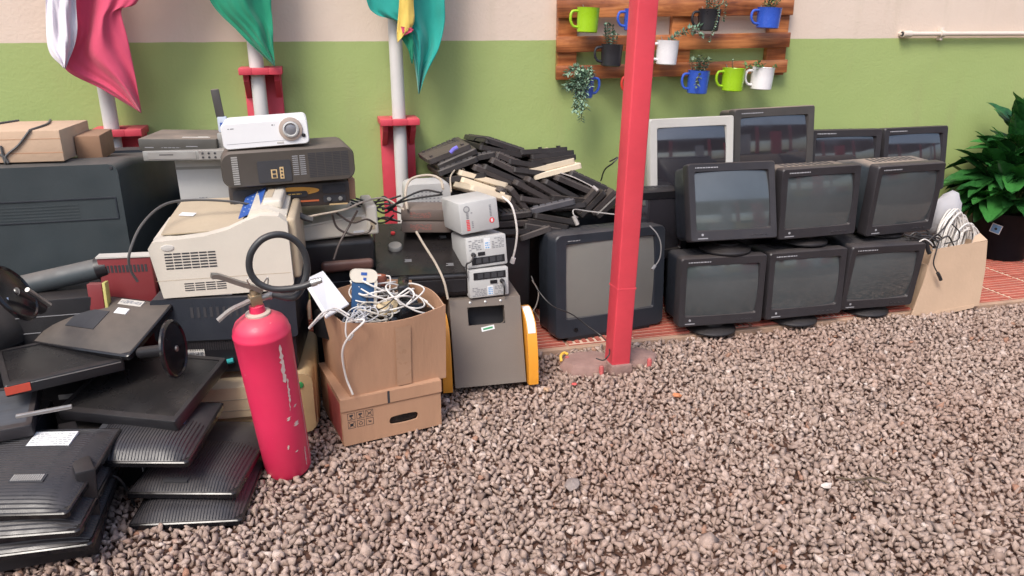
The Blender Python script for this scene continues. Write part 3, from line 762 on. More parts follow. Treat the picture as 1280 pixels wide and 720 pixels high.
# ------------------------------------------------------------------ keyboards heap
KMESH = {}
def kb_mesh(w):
    key = round(w, 2)
    if key in KMESH: return KMESH[key]
    l = .44; w = key
    bm = nb()
    loft(bm, [rrp for rrp in ([(x, yy, 0) for x, yy in rr(0, 0, w, l, .012, 2)], [(x, yy, .021) for x, yy in rr(0, 0, w, l, .012, 2)], [(x, yy, .026) for x, yy in rr(.004, .004, w - .004, l - .004, .010, 2)])])
    bmesh.ops.recalc_face_normals(bm, faces=bm.faces)
    a = bpy.data.meshes.new('keyboard_base'); bm.to_mesh(a); bm.free()
    bm = nb(); n = 6; k = w - .03
    for i in range(n):
        for j in range(20):
            if j in (14, 18) and True: continue
            x = .015 + i * k / n; y = .014 + j * .0206
            loft(bm, [[(x, y, .025), (x + k / n * .88, y, .025), (x + k / n * .88, y + .018, .025), (x, y + .018, .025)],
                      [(x + .002, y + .002, .032), (x + k / n * .88 - .002, y + .002, .032), (x + k / n * .88 - .002, y + .016, .032), (x + .002, y + .016, .032)]], c0=False)
    bmesh.ops.recalc_face_normals(bm, faces=bm.faces)
    b = bpy.data.meshes.new('keys'); bm.to_mesh(b); bm.free()
    bm = nb()
    for x in (.02, w - .03): bx(bm, (x, .05, -.008), (x + .012, .08, .001)); bx(bm, (x, .36, -.008), (x + .012, .39, .001))
    c = bpy.data.meshes.new('feet'); bm.to_mesh(c); bm.free()
    KMESH[key] = (a, b, c); return KMESH[key]
KBM = mat('black_keyboard_plastic', (.020, .018, .019), .42, .25, 12, .15, 350, dust=.24)
KBM2 = mat('worn_brown_black_plastic', (.034, .028, .028), .5, .25, 12, .15, 350, dust=.3)
KCR = mat('cream_keyboard_plastic', (.66, .56, .42), .5, .08, 8, dust=.2)
def keyboard(x1, y1, x2, y2, lab, m=KBM, pitch=None, yawj=0, flip=False, Yf=None, km=None):
    rnd = random.Random(int(x1 * 7 + y1 * 13))
    ym = (y1 + y2) / 2
    Y = Yf if Yf else 3.13 + (300 - ym) / 135 * .30
    A = at(x1, y1, Y); B = at(x2, y2, Y)
    w_ = (B - A).length * 1.22; xd = (B - A).normalized()
    w = min(max(w_, .15), .23)
    pitch = (pitch or 0) * .6 - rnd.uniform(3, 14)
    yj = math.radians(yawj + rnd.uniform(-7, 7))
    yd = Vector((-math.sin(yj), math.cos(yj), math.sin(math.radians(pitch))))
    yd = (yd - xd * yd.dot(xd)).normalized()
    zd = xd.cross(yd)
    M = Matrix(((xd.x, yd.x, zd.x, A.x), (xd.y, yd.y, zd.y, A.y), (xd.z, yd.z, zd.z, A.z), (0, 0, 0, 1)))
    if Y + .44 * yd.y > 3.84: M = Matrix.Translation((0, 3.84 - (Y + .44 * yd.y), .0)) @ M
    if flip: M = M @ Matrix.Translation((0, 0, .02)) @ Matrix.Translation((w, 0, 0)) @ Matrix.Rotation(math.pi, 4, 'Y')
    t = thing('keyboard', lab, 'keyboard', M=M, group='discarded keyboards heaped by the wall')
    a, b, c = kb_mesh(w)
    for n_, me, mm in (('base', a, m), ('keys', b, km or m), ('feet', c, m)):
        if len(me.materials) == 0: me.materials.append(m)
        o = link(n_, me, t); o.material_slots[0].link = 'OBJECT'; o.material_slots[0].material = mm
        if n_ in ('keys', 'feet'): o['kind'] = 'stuff'
PL = 'plain black keyboard stacked end on inside the heap by the wall'
KB = [
 (606, 178, 649, 192, 'black keyboard crowning the heap with its key rows on top', KBM, 3),
 (598, 186, 644, 195, 'black keyboard directly under the topmost one', KBM, 3),
 (536, 206, 580, 189, 'black keyboard at the left shoulder of the heap under a blue plug', KBM2, 5),
 (549, 213, 590, 195, 'upper of two parallel black keyboards at the left end of the heap', KBM, 0),
 (549, 221, 590, 205, 'lower of two parallel black keyboards at the left end of the heap', KBM, 0),
 (619, 196, 659, 213, 'brownish black keyboard below the crown, tilted down to the right', KBM2, 0),
 (613, 203, 655, 224, 'second tilted black keyboard below the crown', KBM2, 0),
 (604, 210, 652, 231, 'third tilted black keyboard below the crown, just over the cream pair at left', KBM, 0),
 (591, 212, 633, 229, 'black keyboard just above the yellowed cream one', KBM2, 0),
 (574, 218, 625, 232, 'yellowed cream keyboard showing its connector slots', KCR, 2),
 (578, 227, 624, 242, 'paler cream keyboard under the yellowed one', KCR, 2),
 (588, 237, 630, 249, 'thin beige keyboard lying over the light grey power box', KCR, 2),
 (650, 193, 708, 189, 'upper black keyboard pointing right at the top right of the heap', KBM, 3),
 (664, 199, 709, 194, 'black keyboard sandwiched second from the top at the right of the heap', KBM, 3),
 (664, 206, 711, 200, 'black keyboard resting on the cream pair at right', KBM, 3),
 (660, 218, 709, 206, 'yellowish cream keyboard at the right of the heap', KCR, 2),
 (669, 225, 720, 212, 'whitest cream keyboard at the right of the heap', KCR, 2),
 (644, 230, 682, 250, 'black keyboard steeply tilted in the middle of the heap', KBM2, 0),
 (660, 226, 698, 248, 'black keyboard tilted down to the right just under the whitest cream one', KBM2, 0),
 (623, 238, 645, 266, 'steep black keyboard left of its twin below the cream pair', KBM2, 0),
 (636, 236, 659, 266, 'steep black keyboard right of its twin below the cream pair', KBM2, 0),
 (680, 228, 716, 247, 'black keyboard right of the steep middle ones, tilted down to the right', KBM, 0),
 (695, 225, 737, 243, 'reddish black keyboard under a thin grey lead', KBM2, 0),
 (712, 219, 753, 238, 'black keyboard with pale edged keys at the right slope', KBM, 2),
 (665, 268, 711, 257, 'dark grey keyboard with a sheen low in the heap', mat('slate_keyboard_plastic', (.06, .06, .07), .4, .2, 12, dust=.2), 4),
 (722, 268, 745, 243, 'black keyboard leaning up to the right above the television', KBM2, 0),
 (728, 272, 753, 247, "second of the leaning keyboards above the television's left corner", KBM, 0),
 (742, 270, 762, 250, 'third of the leaning keyboards near the red post', KBM2, 0),
 (749, 274, 770, 254, 'last black keyboard at the right foot of the heap behind the post', KBM, 0),
 (668, 272, 715, 280, 'glossy edged black keyboard just above the television', KBM, 4),
 (660, 279, 702, 286, 'black keyboard in the second layer above the television', KBM, 4),
 (655, 286, 695, 292, PL, KBM, 4),
 (651, 302, 680, 292, 'lowest black keyboard wedged at the left of the television', KBM2, 0),
 (688, 262, 726, 259, PL, KBM, 2),
 (625, 276, 656, 272, PL, KBM, 2), (622, 284, 654, 282, PL, KBM2, 2), (624, 293, 656, 292, PL, KBM, 2),
 (575, 205, 612, 198, 'black keyboard just under the crown at the upper left of the heap', KBM, 2), (640, 214, 684, 220, PL, KBM, 2), (560, 228, 600, 222, 'black keyboard at the left foot of the heap beside the grey speaker', KBM, 2),
 (600, 244, 640, 252, PL, KBM, 2), (690, 250, 730, 254, 'black keyboard lying level at the right centre of the heap', KBM, 2), (648, 250, 690, 256, PL, KBM2, 2), (636, 204, 676, 210, PL, KBM, 2),
]
for k in KB:
    fl = (k[0] * 3) % 2 == 0
    keyboard(*k[:4], k[4], k[5], k[6], flip=fl if k[0] not in (606, 712) else False, Yf=3.0 if k[4].startswith('thin beige') else None)
bm = nb(); bx(bm, (.56, 3.16, .016), (.90, 3.62, .46), .006); t = tag(fin('computer_case', bm, BLK, smooth=True), 'black computer case hidden under the left half of the keyboard heap', 'computer case')
bm = nb(); bx(bm, (.92, 3.42, .016), (1.42, 3.80, .50), .006); tag(fin('computer_case', bm, BLK, smooth=True), 'black computer case hidden under the right half of the keyboard heap', 'computer case')
bm = nb(); bx(bm, (.50, 3.45, .46), (1.25, 3.80, .62), .006); tag(fin('flat_computer', bm, BLK, smooth=True), 'flat black computer case hidden deep inside the keyboard heap', 'computer case')
# blue plug
bm = nb(); a, c = at(563, 191, 3.30), at(572, 184, 3.30); tube(bm, [a, a.lerp(c, .5) + Vector((0, 0, .004)), c], .009, 8); tag(fin('plug', bm, mat('violet_plastic', (.16, .14, .55), .4, .1), smooth=True), 'small violet blue plug on the left shoulder of the heap', 'plug')

# ------------------------------------------------------------------ kiosk with orange sides, power boxes
def kiosk():
    x, y, z, yaw, tilt, roll, w, d, h = .455, 2.623, .03, -2.2, 0, 0, .278, .34, .35
    t = thing('tilted_machine', 'taupe metal machine with a handle slot between orange side rails', 'machine', (x, y, 0), yaw)
    ta = math.radians(20)
    M = Matrix.Translation((0, 0, .03)) @ Matrix.Rotation(-ta, 4, 'X')
    hh = .335
    bm = nb()
    O = rr(0, 0, w, hh, .004, 1); I = rr(.068, .235, .212, .305, .014, 3)
    # front panel with a rounded hole: four strips and the rounded hole rim
    def strip(a, b): bx(bm, (a[0], 0, a[1]), (b[0], .004, b[1]))
    strip((0, 0), (w, .235)); strip((0, .305), (w, hh)); strip((0, .235), (.068, .305)); strip((.212, .235), (w, .305))
    bmesh.ops.transform(bm, matrix=M, verts=bm.verts)
    fin('front_panel', bm, TAUPE, t)
    bm = nb(); loft(bm, [loopY(I, .0), loopY(I, .03)], c0=False, c1=False)
    n = len(I)
    bmesh.ops.transform(bm, matrix=M, verts=bm.verts); fin('slot_rim', bm, TAUPE, t)
    ty = .335 * math.sin(ta); tz = .03 + .335 * math.cos(ta)
    bm = nb(); bx(bm, (0, ty + .001, tz - .004), (w, ty + .30, tz), .001); fin('top_plate', bm, TAUPE, t)
    bm = nb(); bx(bm, (.008, ty + .04, .02), (w - .008, ty + .30, tz - .005)); fin('body', bm, INK, t)  # inner body coloured black to paint the shade behind the handle slot
    bm = nb()
    for xx in (.002, w - .005): loft(bm, [[(xx, .012, .03), (xx, ty + .3, .03), (xx, ty + .3, tz - .005), (xx, ty + .003, tz - .005)], [(xx + .003, .012, .03), (xx + .003, ty + .3, .03), (xx + .003, ty + .3, tz - .005), (xx + .003, ty + .003, tz - .005)]])
    fin('side_cheeks', bm, TAUPE, t)
    for i in range(3):
        bm = nb(); lathe(bm, [(.006, 0), (.005, .002), (.002, .003)], 10, M=M @ Matrix.Translation((.08 + i * .06, 0, .322)) @ Matrix.Rotation(math.pi / 2, 4, 'X')); fin('rivet', bm, SILV, t)
    bm = nb(); bx(bm, (0, -.001, 0), (.052, .001, .017)); fin('sticker', bm, LBL, t, M=M @ Matrix.Translation((.118, 0, .207)) @ Matrix.Rotation(math.radians(-9), 4, 'Y'))
    bm = nb(); bx(bm, (.007, -.0016, .005), (.045, -.0009, .012)); fin('sticker_print', bm, mat('green_print', (.04, .30, .12), .5), t, M=M @ Matrix.Translation((.118, 0, .207)) @ Matrix.Rotation(math.radians(-9), 4, 'Y'))
    # orange rails: bent bands either side
    for s in (0, 1):
        x0, x1 = (-.048, -.012) if s == 0 else (w + .008, w + .046)
        path = [(.17, .285), (.12, .290), (.06, .268), (.03, .235), (.0, .15), (-.012, .06), (-.012, .02)]
        P = catm([Vector((p[0], 0, p[1])) for p in path], 5)
        bm = nb()
        loft(bm, [[(x0, p.x, p.z) for p in P] + [(x0, .24, .0), (x0, .26, .25)], [(x1, p.x, p.z) for p in P] + [(x1, .24, .0), (x1, .26, .25)]])
        fin('side_rail', bm, ORNG, t, True)
    P = P[3:17]; bm = nb()
    ns = []
    for i, p in enumerate(P):
        d_ = (P[min(i + 1, len(P) - 1)] - P[max(i - 1, 0)]).normalized(); ns.append(Vector((0, d_.z, -d_.x)) if False else Vector((d_.z, 0, -d_.x)))
    for i in range(len(P) - 1):
        a, b = P[i] + ns[i] * .0012, P[i + 1] + ns[i + 1] * .0012
        bm.faces.new([bm.verts.new(q) for q in ((w + .012, a.x, a.z), (w + .042, a.x, a.z), (w + .042, b.x, b.z), (w + .012, b.x, b.z))])
    fin('paper_tag', bm, LBL, t)
kiosk()

def power_box(P, lab, style):
    x, y, z, yaw, tilt, roll, w, d, h = P
    t = thing('power_box', lab, 'power stabiliser', (x, y, z), yaw, tilt, roll, group='light grey power boxes stacked on the machine')
    box_part('casing', (0, 0, 0), (w, d, h), GREYP, t, .006)
    rnd = random.Random(int(x * 1000 + z * 100))
    if style == 'logo':
        MY = lambda x_, z_: Matrix.Translation((x_, 0, z_)) @ Matrix.Rotation(math.pi / 2, 4, 'X')
        bm = nb(); lathe(bm, [(.013, -.0004), (.013, .0008)], 20, M=MY(.030, h - .026)); fin('round_emblem', bm, INKG, t)
        bm = nb(); lathe(bm, [(.0085, .0006), (.0085, .0012)], 16, M=MY(.030, h - .026)); fin('emblem_ring', bm, GREYP, t)
        bm = nb(); lathe(bm, [(.0105, -.0004), (.0105, .0008)], 20, M=MY(w - .030, .036)); fin('red_emblem', bm, INKR, t)
        bm = nb(); bx(bm, (w - .034, -.0013, .030), (w - .026, -.0005, .042)); fin('emblem_mark', bm, LBL, t)
        bm = nb()
        for k in range(7): bx(bm, (.024, -.0007, .012 + k * .0062), (.037, .0004, .016 + k * .0062))
        o = fin('printed_name', bm, INKR, t)
        bm = nb()
        for k in range(4): bx(bm, (.026, -.0007, .058 + k * .0058), (.036, .0004, .062 + k * .0058))
        for k in range(8): bx(bm, (w - .036, -.0007, .052 + k * .0058), (w - .028, .0004, .0555 + k * .0058))
        prints(bm, .045, .02, .052, .09, 10, rnd, .6)
        fin('printed_text', bm, INKG, t)
    else:
        inv = style == 'flip'
        def z_(a): return h - a if inv else a
        def zr(a, b): return (min(z_(a), z_(b)), max(z_(a), z_(b)))
        a, b = zr(.012, .040)
        bm = nb(); bx(bm, (.018, -.002, a), (w - .012, .003, b), .001); s = fin('outlet_strip', bm, BLK, t)
        bm = nb()
        for k in range(4):
            xx = .034 + k * (w - .05) / 4
            bx(bm, (xx, -.0035, a + .004), (xx + .022, -.0015, b - .004), .001)
            
        fin('socket', bm, INK, t)
        a, b = zr(.046, .060)
        x0 = .045 if not inv else w - .075
        bm = nb(); bx(bm, (x0, -.003, a), (x0 + .028, .002, b), .001); fin('inlet', bm, BLK, t)
        bm = nb(); x1 = .026 if not inv else w - .028
        lathe(bm, [(.009, 0), (.008, .012), (.004, .014)], 12, M=Matrix.Translation((x1, 0, (a + b) / 2)) @ Matrix.Rotation(math.pi / 2, 4, 'X')); fin('plug', bm, BLK, t, True)
        bm = nb()
        e = -.035 if not inv else .004
        tube(bm, [(x1, -.012, (a + b) / 2), (x1 + e * .5, -.024, (a + b) / 2 - .02), (x1 + e, -.016, (a + b) / 2 - .045 if inv else .02), (x1 + e, -.012, .0 if inv else -.03)], .0035, 6); fin('lead', bm, WIREB, t, True)
        a, b = zr(.068, h - .008)
        bm = nb(); prints(bm, .012, a, w * .42, b, 6, rnd, .75); prints(bm, w * .64, a, w - .01, b, 7, rnd, .8); fin('printed_text', bm, INKG, t)
        bm = nb(); bx(bm, (w * .45, -.0008, a), (w * .6, .0004, b)); fin('paper_label', bm, LBL, t)
        bm = nb(); prints(bm, w * .47, a + .003, w * .58, b - .003, 4, rnd, .7, y=-.0014); fin('label_print', bm, BLUEL, t)
power_box((.537, 2.72, .352, 3.5, 4, -.5, .158, .20, .112), 'lowest light grey power box, turned upside down on the machine', 'flip')
power_box((.534, 2.735, .467, 5.8, 7, -2, .163, .20, .118), 'middle light grey power box with its outlet strip at the bottom', 'up')
power_box((.517, 2.752, .597, 10.5, 3.6, -4.5, .158, .19, .120), 'topmost light grey power box with red print and a red round emblem', 'logo')

for i, (z, lab) in enumerate(((.606, 'upper of two flat brown grey boxes left of the power boxes'), (.557, 'lower of two flat brown grey boxes left of the power boxes'))):
    t = thing('flat_device', lab, 'device', (.319, 3.0, z), -12.5, 1, .6, group='flat brown grey boxes')
    box_part('casing', (0, 0, 0), (.198, .15, .046), BROWNG, t, .004)
    bm = nb(); prints(bm, .035, .012, .12, .036, 6, random.Random(i), .7); fin('printed_text', bm, mat('reddish_print', (.30, .12, .10), .6), t)
# silver grey rounded speaker box
t = thing('grey_speaker', 'light grey rounded box wrapped by a cable behind the brown grey boxes', 'speaker', (.365, 3.19, .56), 0)
bm = nb(); loft(bm, [loopY(rr(0, 0, .19, .15, .03, 4), .0), loopY(rr(-.005, 0, .195, .155, .035, 4), .03), loopY(rr(0, 0, .19, .15, .03, 4), .14)]); fin('casing', bm, GREYP, t, True)
bm = nb()
for i in range(7):
    for j in range(8): bx(bm, (.03 + j * .017, -.0008, .03 + i * .014), (.038 + j * .017, .0005, .035 + i * .014))
fin('grille', bm, INKG, t)
bm = nb(); tube(bm, [at(509, 262, 2.98), at(507, 240, 3.05), at(514, 224, 3.12), at(535, 219, 3.13), at(550, 224, 3.10), at(554, 236, 3.0)], .0055, 8); tag(fin('cable', bm, WIREG, smooth=True), 'thick greige cable arching over the light grey rounded box', 'cable')
bm = nb(); tube(bm, [at(485, 262, 2.95), at(505, 248, 2.9), at(530, 238, 2.9), at(552, 241, 2.85)], .004, 7); tube(bm, [at(478, 262, 2.95), at(510, 250, 2.9), at(553, 243, 2.86)], .004, 7); tag(fin('cable', bm, WIREB, smooth=True), 'black cable pair crossing above the flat brown grey boxes', 'cable')

def black_appliance():
    t = thing('black_appliance', 'wide glossy black appliance with round knobs under the brown grey boxes', 'appliance', (.18, 2.78, .355), -5)
    bm = nb(); loft(bm, [[(0, 0, 0), (.37, 0, 0), (.37, .40, 0), (0, .40, 0)], [(0, 0, .09), (.37, 0, .09), (.37, .40, .205), (0, .40, .205)]]); 
    bmesh.ops.bevel(bm, geom=bm.edges[:], offset=.012, segments=3, affect='EDGES'); fin('body', bm, BLKG, t, True)
    sl = math.atan2(.115, .40)
    def TP(x, y): return Matrix.Translation((x, y, .09 + .115 * y / .40)) @ Matrix.Rotation(sl, 4, 'X')
    for x, y, r in ((.09, .20, .028), (.23, .33, .022)):
        bm = nb(); lathe(bm, [(r, 0), (r, .012), (r * .9, .016), (.001, .016)], 20, M=TP(x, y)); fin('knob', bm, GREYM, t, True)
    bm = nb(); lathe(bm, [(.010, 0), (.009, .006), (.001, .007)], 14, M=TP(.085, .31)); fin('red_button', bm, INKR, t, True)
    bm = nb(); rnd = random.Random(3)
    for x, y in ((.12, .10), (.27, .26), (.28, .06)):
        vs0 = set(bm.verts)
        for i in range(3): bx(bm, (rnd.uniform(0, .01), i * .007, -.0004), (.03, i * .007 + .003, .0008))
        bmesh.ops.transform(bm, matrix=TP(x, y), verts=[v for v in bm.verts if v not in vs0])
    fin('printed_text', bm, INKG, t)
    bm = nb(); bx(bm, (.02, -.003, .02), (.35, .002, .07), .001); fin('front_trim', bm, BLK, t)
black_appliance()
def hidden_case(a, b, lab, m=None):
    t = thing('computer_case', lab, 'computer case', (a[0], a[1], a[2]))
    w_, d_, h_ = (b[i] - a[i] for i in range(3))
    box_part('casing', (0, 0, 0), (w_, d_, h_), m or BLK, t, .005)
    bm = nb()
    for i in range(3): bx(bm, (w_ * .1, -.002, h_ * (.9 - .1 * i)), (w_ * .9, .002, h_ * (.9 - .1 * i) - .002))
    bx(bm, (w_ * .4, -.003, h_ * .35), (w_ * .6, .002, h_ * .38)); fin('drive_bays', bm, INKG, t)
hidden_case((.215, 2.82, 0), (.44, 3.2, .353), 'black computer case under the glossy black appliance behind the cartons')
hidden_case((-.055, 2.90, 0), (.18, 3.25, .45), 'black computer case behind the cartons under the beige dot matrix printer')
hidden_case((-.50, 3.0, 0), (-.27, 3.42, .725), 'black computer case standing behind the laser printer under the grey box')
hidden_case((-.265, 2.97, 0), (-.08, 3.36, .733), 'black computer case standing behind the laser printer under the radio')
# reddish rounded device under the beige printer
t = thing('dark_console', 'dark console with a rounded reddish brown front edge behind the open carton', 'console', (-.085, 2.84, .452), 2)
bm = nb(); bx(bm, (0, 0, 0), (.285, .26, .128), .02, 4); fin('body', bm, BLK, t, True)
bm = nb(); bx(bm, (.08, -.022, .012), (.275, .01, .055), .018, 4); fin('front_edge', bm, mat('reddish_brown_plastic', (.12, .055, .045), .4, .1, dust=.2), t, True)

# ------------------------------------------------------------------ cartons
def open_carton(P, lab, m, wall=.004, flaps=True, bow=.025):
    x, y, z, yaw, tilt, roll, w, d, h = P
    t = thing('open_carton', lab, 'cardboard box', (x, y, z), yaw, tilt, roll)
    # four bulging walls, each subdivided
    def panel(name, f, nu=14, nv=8):
        bm = nb(); G = []
        for j in range(nv + 1): G.append([bm.verts.new(f(i / nu, j / nv)) for i in range(nu + 1)])
        for j in range(nv):
            for i in range(nu): bm.faces.new((G[j][i], G[j][i + 1], G[j + 1][i + 1], G[j + 1][i]))
        bmesh.ops.recalc_face_normals(bm, faces=bm.faces)
        bmesh.ops.solidify(bm, geom=bm.faces[:], thickness=wall)
        return fin(name, bm, m, t, True)
    fl = .10
    def fx(u, v, amp): return amp * math.sin(math.pi * u) * v
    e = .0025
    panel('front_wall', lambda u, v: (-.012 * v + (w + .012 * v) * u + .010 * (u - .5) * v, -fx(u, v, bow) - .004, h * v - .018 * math.sin(math.pi * u) * v * v))
    panel('back_wall', lambda u, v: (w * u, d + fx(u, v, bow * .6), h * v + .02 * v * math.sin(u * 3)))
    panel('left_wall', lambda u, v: (-.012 * v - fx(u, v, .015) - .001, d * u, h * v + .015 * v * u))
    panel('right_wall', lambda u, v: (w + fx(u, v, bow * .5) + .001, d * u, h * v + .01 * v * math.sin(u * 4)))
    box_part('bottom', (.002, .002, 0), (w - .002, d - .002, .005), m, t, 0)
    return t, (w, d, h)
tc_, (cw, cdp, ch) = open_carton((.055, 2.36, .172, 14, .5, .5, .345, .30, .272), 'open upper carton brimming with white cables and adapters', CARD)
bm = nb()
for x0 in (.165,): bx(bm, (x0, -.034, .02), (x0 + .05, -.0322, .245))
GT = bm
G = []
bm2 = nb()
for j in range(9):
    v = j / 8 * .86 + .04
    G.append([bm2.verts.new((-.012 * v + (cw + .012 * v) * u + .010 * (u - .5) * v, -.025 * math.sin(math.pi * u) * v - .0088, ch * v - .018 * math.sin(math.pi * u) * v * v)) for u in (.47, .52, .57, .62)])
for j in range(8):
    for i in range(3): bm2.faces.new((G[j][i], G[j][i + 1], G[j + 1][i + 1], G[j + 1][i]))
bm.free(); fin('tape_strip', bm2, TAPE, tc_)
# contents of the carton
Mc = tc_.matrix_world
def inC(x, y, z): return Mc @ Vector((x, y, z + .022))
def loose(name, lab, cat, M, parts):
    t = thing(name, lab, cat, M=M)
    for (n_, a, b, m_, bev) in parts: box_part(n_, a, b, m_, t, bev)
    return t
loose('laptop_adapter', 'glossy black device lying in the right of the open carton', 'adapter', Mc @ Matrix.Translation((.17, .03, .195)) @ rotm(8, 32, 18), [('body', (-.01, 0, 0), (.16, .09, .105), BLKG, .014), ('stud', (.03, -.004, .06), (.04, .001, .072), SILV, .002)])
loose('black_router', 'black flat box standing upright in the right corner of the open carton', 'router', Mc @ Matrix.Translation((.272, .08, .175)) @ rotm(70, 8, 6), [('body', (0, 0, -.02), (.18, .04, .155), BLKG, .010)])
loose('black_device', 'black boxy device under the cables in the middle of the open carton', 'device', Mc @ Matrix.Translation((.13, .10, .17)) @ rotm(-12, 10, -8), [('body', (0, 0, 0), (.17, .14, .09), BLKG, .016)])
loose('black_transformer', 'black lump of adapters at the left back of the open carton', 'adapter', Mc @ Matrix.Translation((.02, .05, .16)) @ rotm(20, 5, 4), [('body', (0, 0, 0), (.17, .2, .10), BLK, .012)])
bm = nb(); Q = [at(381, 349, 2.46), at(404, 338, 2.54), at(437, 380, 2.45), at(410, 396, 2.365)]; nq = (Q[1] - Q[0]).cross(Q[3] - Q[0]).normalized() * .014
loft(bm, [[q for q in Q], [q + (nq if nq.z < 0 else -nq) for q in Q]]); bmesh.ops.bevel(bm, geom=bm.edges[:], offset=.002, segments=1, affect='EDGES'); tw = thing('flat_box', 'flat white box leaning on the left rim of the open carton', 'box', Q[3]); bmesh.ops.transform(bm, matrix=tw.matrix_world.inverted(), verts=bm.verts); fin('shell', bm, WHT, tw)
t = thing('handheld_scanner', 'navy blue device with a cream top standing in the open carton', 'handset', M=Mc @ Matrix.Translation((.045, .13, .235)) @ rotm(-14, 14, 6))
bm = nb(); loft(bm, [loopY(rr(.012, 0, .088, .15, .02), 0), loopY(rr(.012, 0, .088, .15, .02), .05)]); fin('body', bm, NAVB, t, True)
bm = nb(); loft(bm, [loopY(rr(.004, .12, .096, .165, .02), -.006), loopY(rr(.004, .12, .096, .165, .02), .056)]); fin('top_cap', bm, BEIGE, t, True)
bm = nb(); loft(bm, [loopY(rr(.086, 0, .096, .13, .004), -.003), loopY(rr(.086, 0, .096, .13, .004), .053)]); fin('side_rib', bm, BEIGE, t, True)
bm = nb(); bx(bm, (.04, -.0075, .145), (.06, -.005, .155)); bx(bm, (.048, -.0075, .127), (.058, -.005, .137)); fin('button', bm, BLUEP, t)
loose('brown_adapter', 'brown socket box propped behind the white box in the carton', 'adapter', Mc @ Matrix.Translation((-.015, .24, .235)) @ rotm(-25, 10, -28), [('body', (0, 0, 0), (.07, .05, .045), mat('dull_brown_plastic', (.23, .13, .09), .5, .15, dust=.2), .006), ('socket_hole', (.02, -.002, .018), (.032, .001, .03), INK, 0)])
t = loose('cream_adapter', 'tan adapter block tangled in the white cables', 'adapter', Mc @ Matrix.Translation((.135, .055, .245)) @ rotm(-10, 35, -10), [('body', (0, 0, 0), (.075, .04, .05), mat('tan_plastic', (.46, .35, .2), .45, .1), .012)])
t = thing('terracotta_cup', 'brown rounded cup behind the cables in the open carton', 'cup', M=Mc @ Matrix.Translation((.17, .23, .235)) @ rotm(0, 8, 5))
bm = nb(); lathe(bm, [(.035, 0), (.05, .09), (.048, .10), (.046, .09), (.03, .01), (.001, .01)], 20); fin('body', bm, mat('dull_terracotta', (.28, .09, .055), .5, .1, dust=.1), t, True)
# white cables: several coils, each a thing
def coil(seed, n, c, R_, lab, m=WIREW, r=.0028, flat=.85, tails=()):
    rnd = random.Random(seed); bm = nb()
    for k in range(n):
        ph = rnd.uniform(0, math.tau); a = R_ * rnd.uniform(.5, 1.15); b = R_ * rnd.uniform(.4, 1.0)
        cx, cy, cz = [c[i] + rnd.uniform(-1, 1) * R_ * (.45, .45, .18)[i] for i in range(3)]
        tx, ty = rnd.uniform(-.7, .7), rnd.uniform(-.7, .9)
        P = []
        for i in range(9):
            th = ph + i * math.tau / 8 * rnd.uniform(.93, 1.05)
            x, y = a * math.cos(th), b * math.sin(th)
            P.append(inC(cx + x, cy + y, cz + x * tx * flat + y * ty * flat + rnd.uniform(-.006, .006)))
        tube(bm, P, r * rnd.uniform(.75, 1.15), 6, 6)
    for T in tails: tube(bm, T, r * 1.15, 6, 8)
    return tag(fin('cable_coil', bm, m, smooth=True), lab, 'cable')
coil(1, 7, (.165, .17, .290), .075, 'white cable coil heaped highest at the back of the open carton', r=.0034)
coil(2, 6, (.225, .10, .255), .082, 'white cable loops spreading to the right rim of the carton', r=.003)
coil(3, 9, (.12, .07, .235), .060, 'dense tangle of off white leads in the middle of the carton', m=mat('dirty_white_cable', (.50, .46, .40), .5, .1), r=.0026)
coil(4, 7, (.055, .03, .245), .042, 'small wire bundle at the front left rim of the carton', m=mat('silvery_cable', (.52, .52, .54), .35, .1), r=.0022)
loose('black_charger', 'black charger block under the cables at the front right of the open carton', 'adapter', Mc @ Matrix.Translation((.20, .02, .235)) @ rotm(14, 14, 8), [('body', (0, 0, 0), (.11, .075, .05), BLKG, .012)])
coil(5, 6, (.19, .12, .255), .07, 'black leads mixed into the white cables in the carton', m=WIREB, r=.0024)
Yc = 2.335
bm = nb()
tube(bm, [at(425, 405, 2.40), at(447, 400, 2.34), at(455, 402, Yc - .02), at(437, 420, Yc - .03), at(428, 440, Yc - .02), at(432, 470, Yc), at(441, 493, Yc - .005)], .0036, 7)
tube(bm, [at(450, 402, 2.36), at(435, 398, Yc), at(432, 415, Yc - .02), at(436, 425, Yc - .02), at(442, 418, Yc - .02)], .0026, 6)
fin_ = fin('cable', bm, WIREW, smooth=True); tag(fin_, 'white cable dangling down the front of the open carton', 'cable')
bm = nb(); tube(bm, [at(440, 400, 2.36), at(420, 388, 2.36), at(405, 390, 2.34), at(393, 402, 2.34), at(386, 410, 2.34)], .003, 6)
tube(bm, [at(437, 394, 2.36), at(418, 385, 2.38), at(402, 396, 2.35), at(386, 411, 2.34)], .003, 6); tag(fin('cable', bm, WIREW, smooth=True), 'white cable ends sticking out over the left rim of the carton', 'cable')

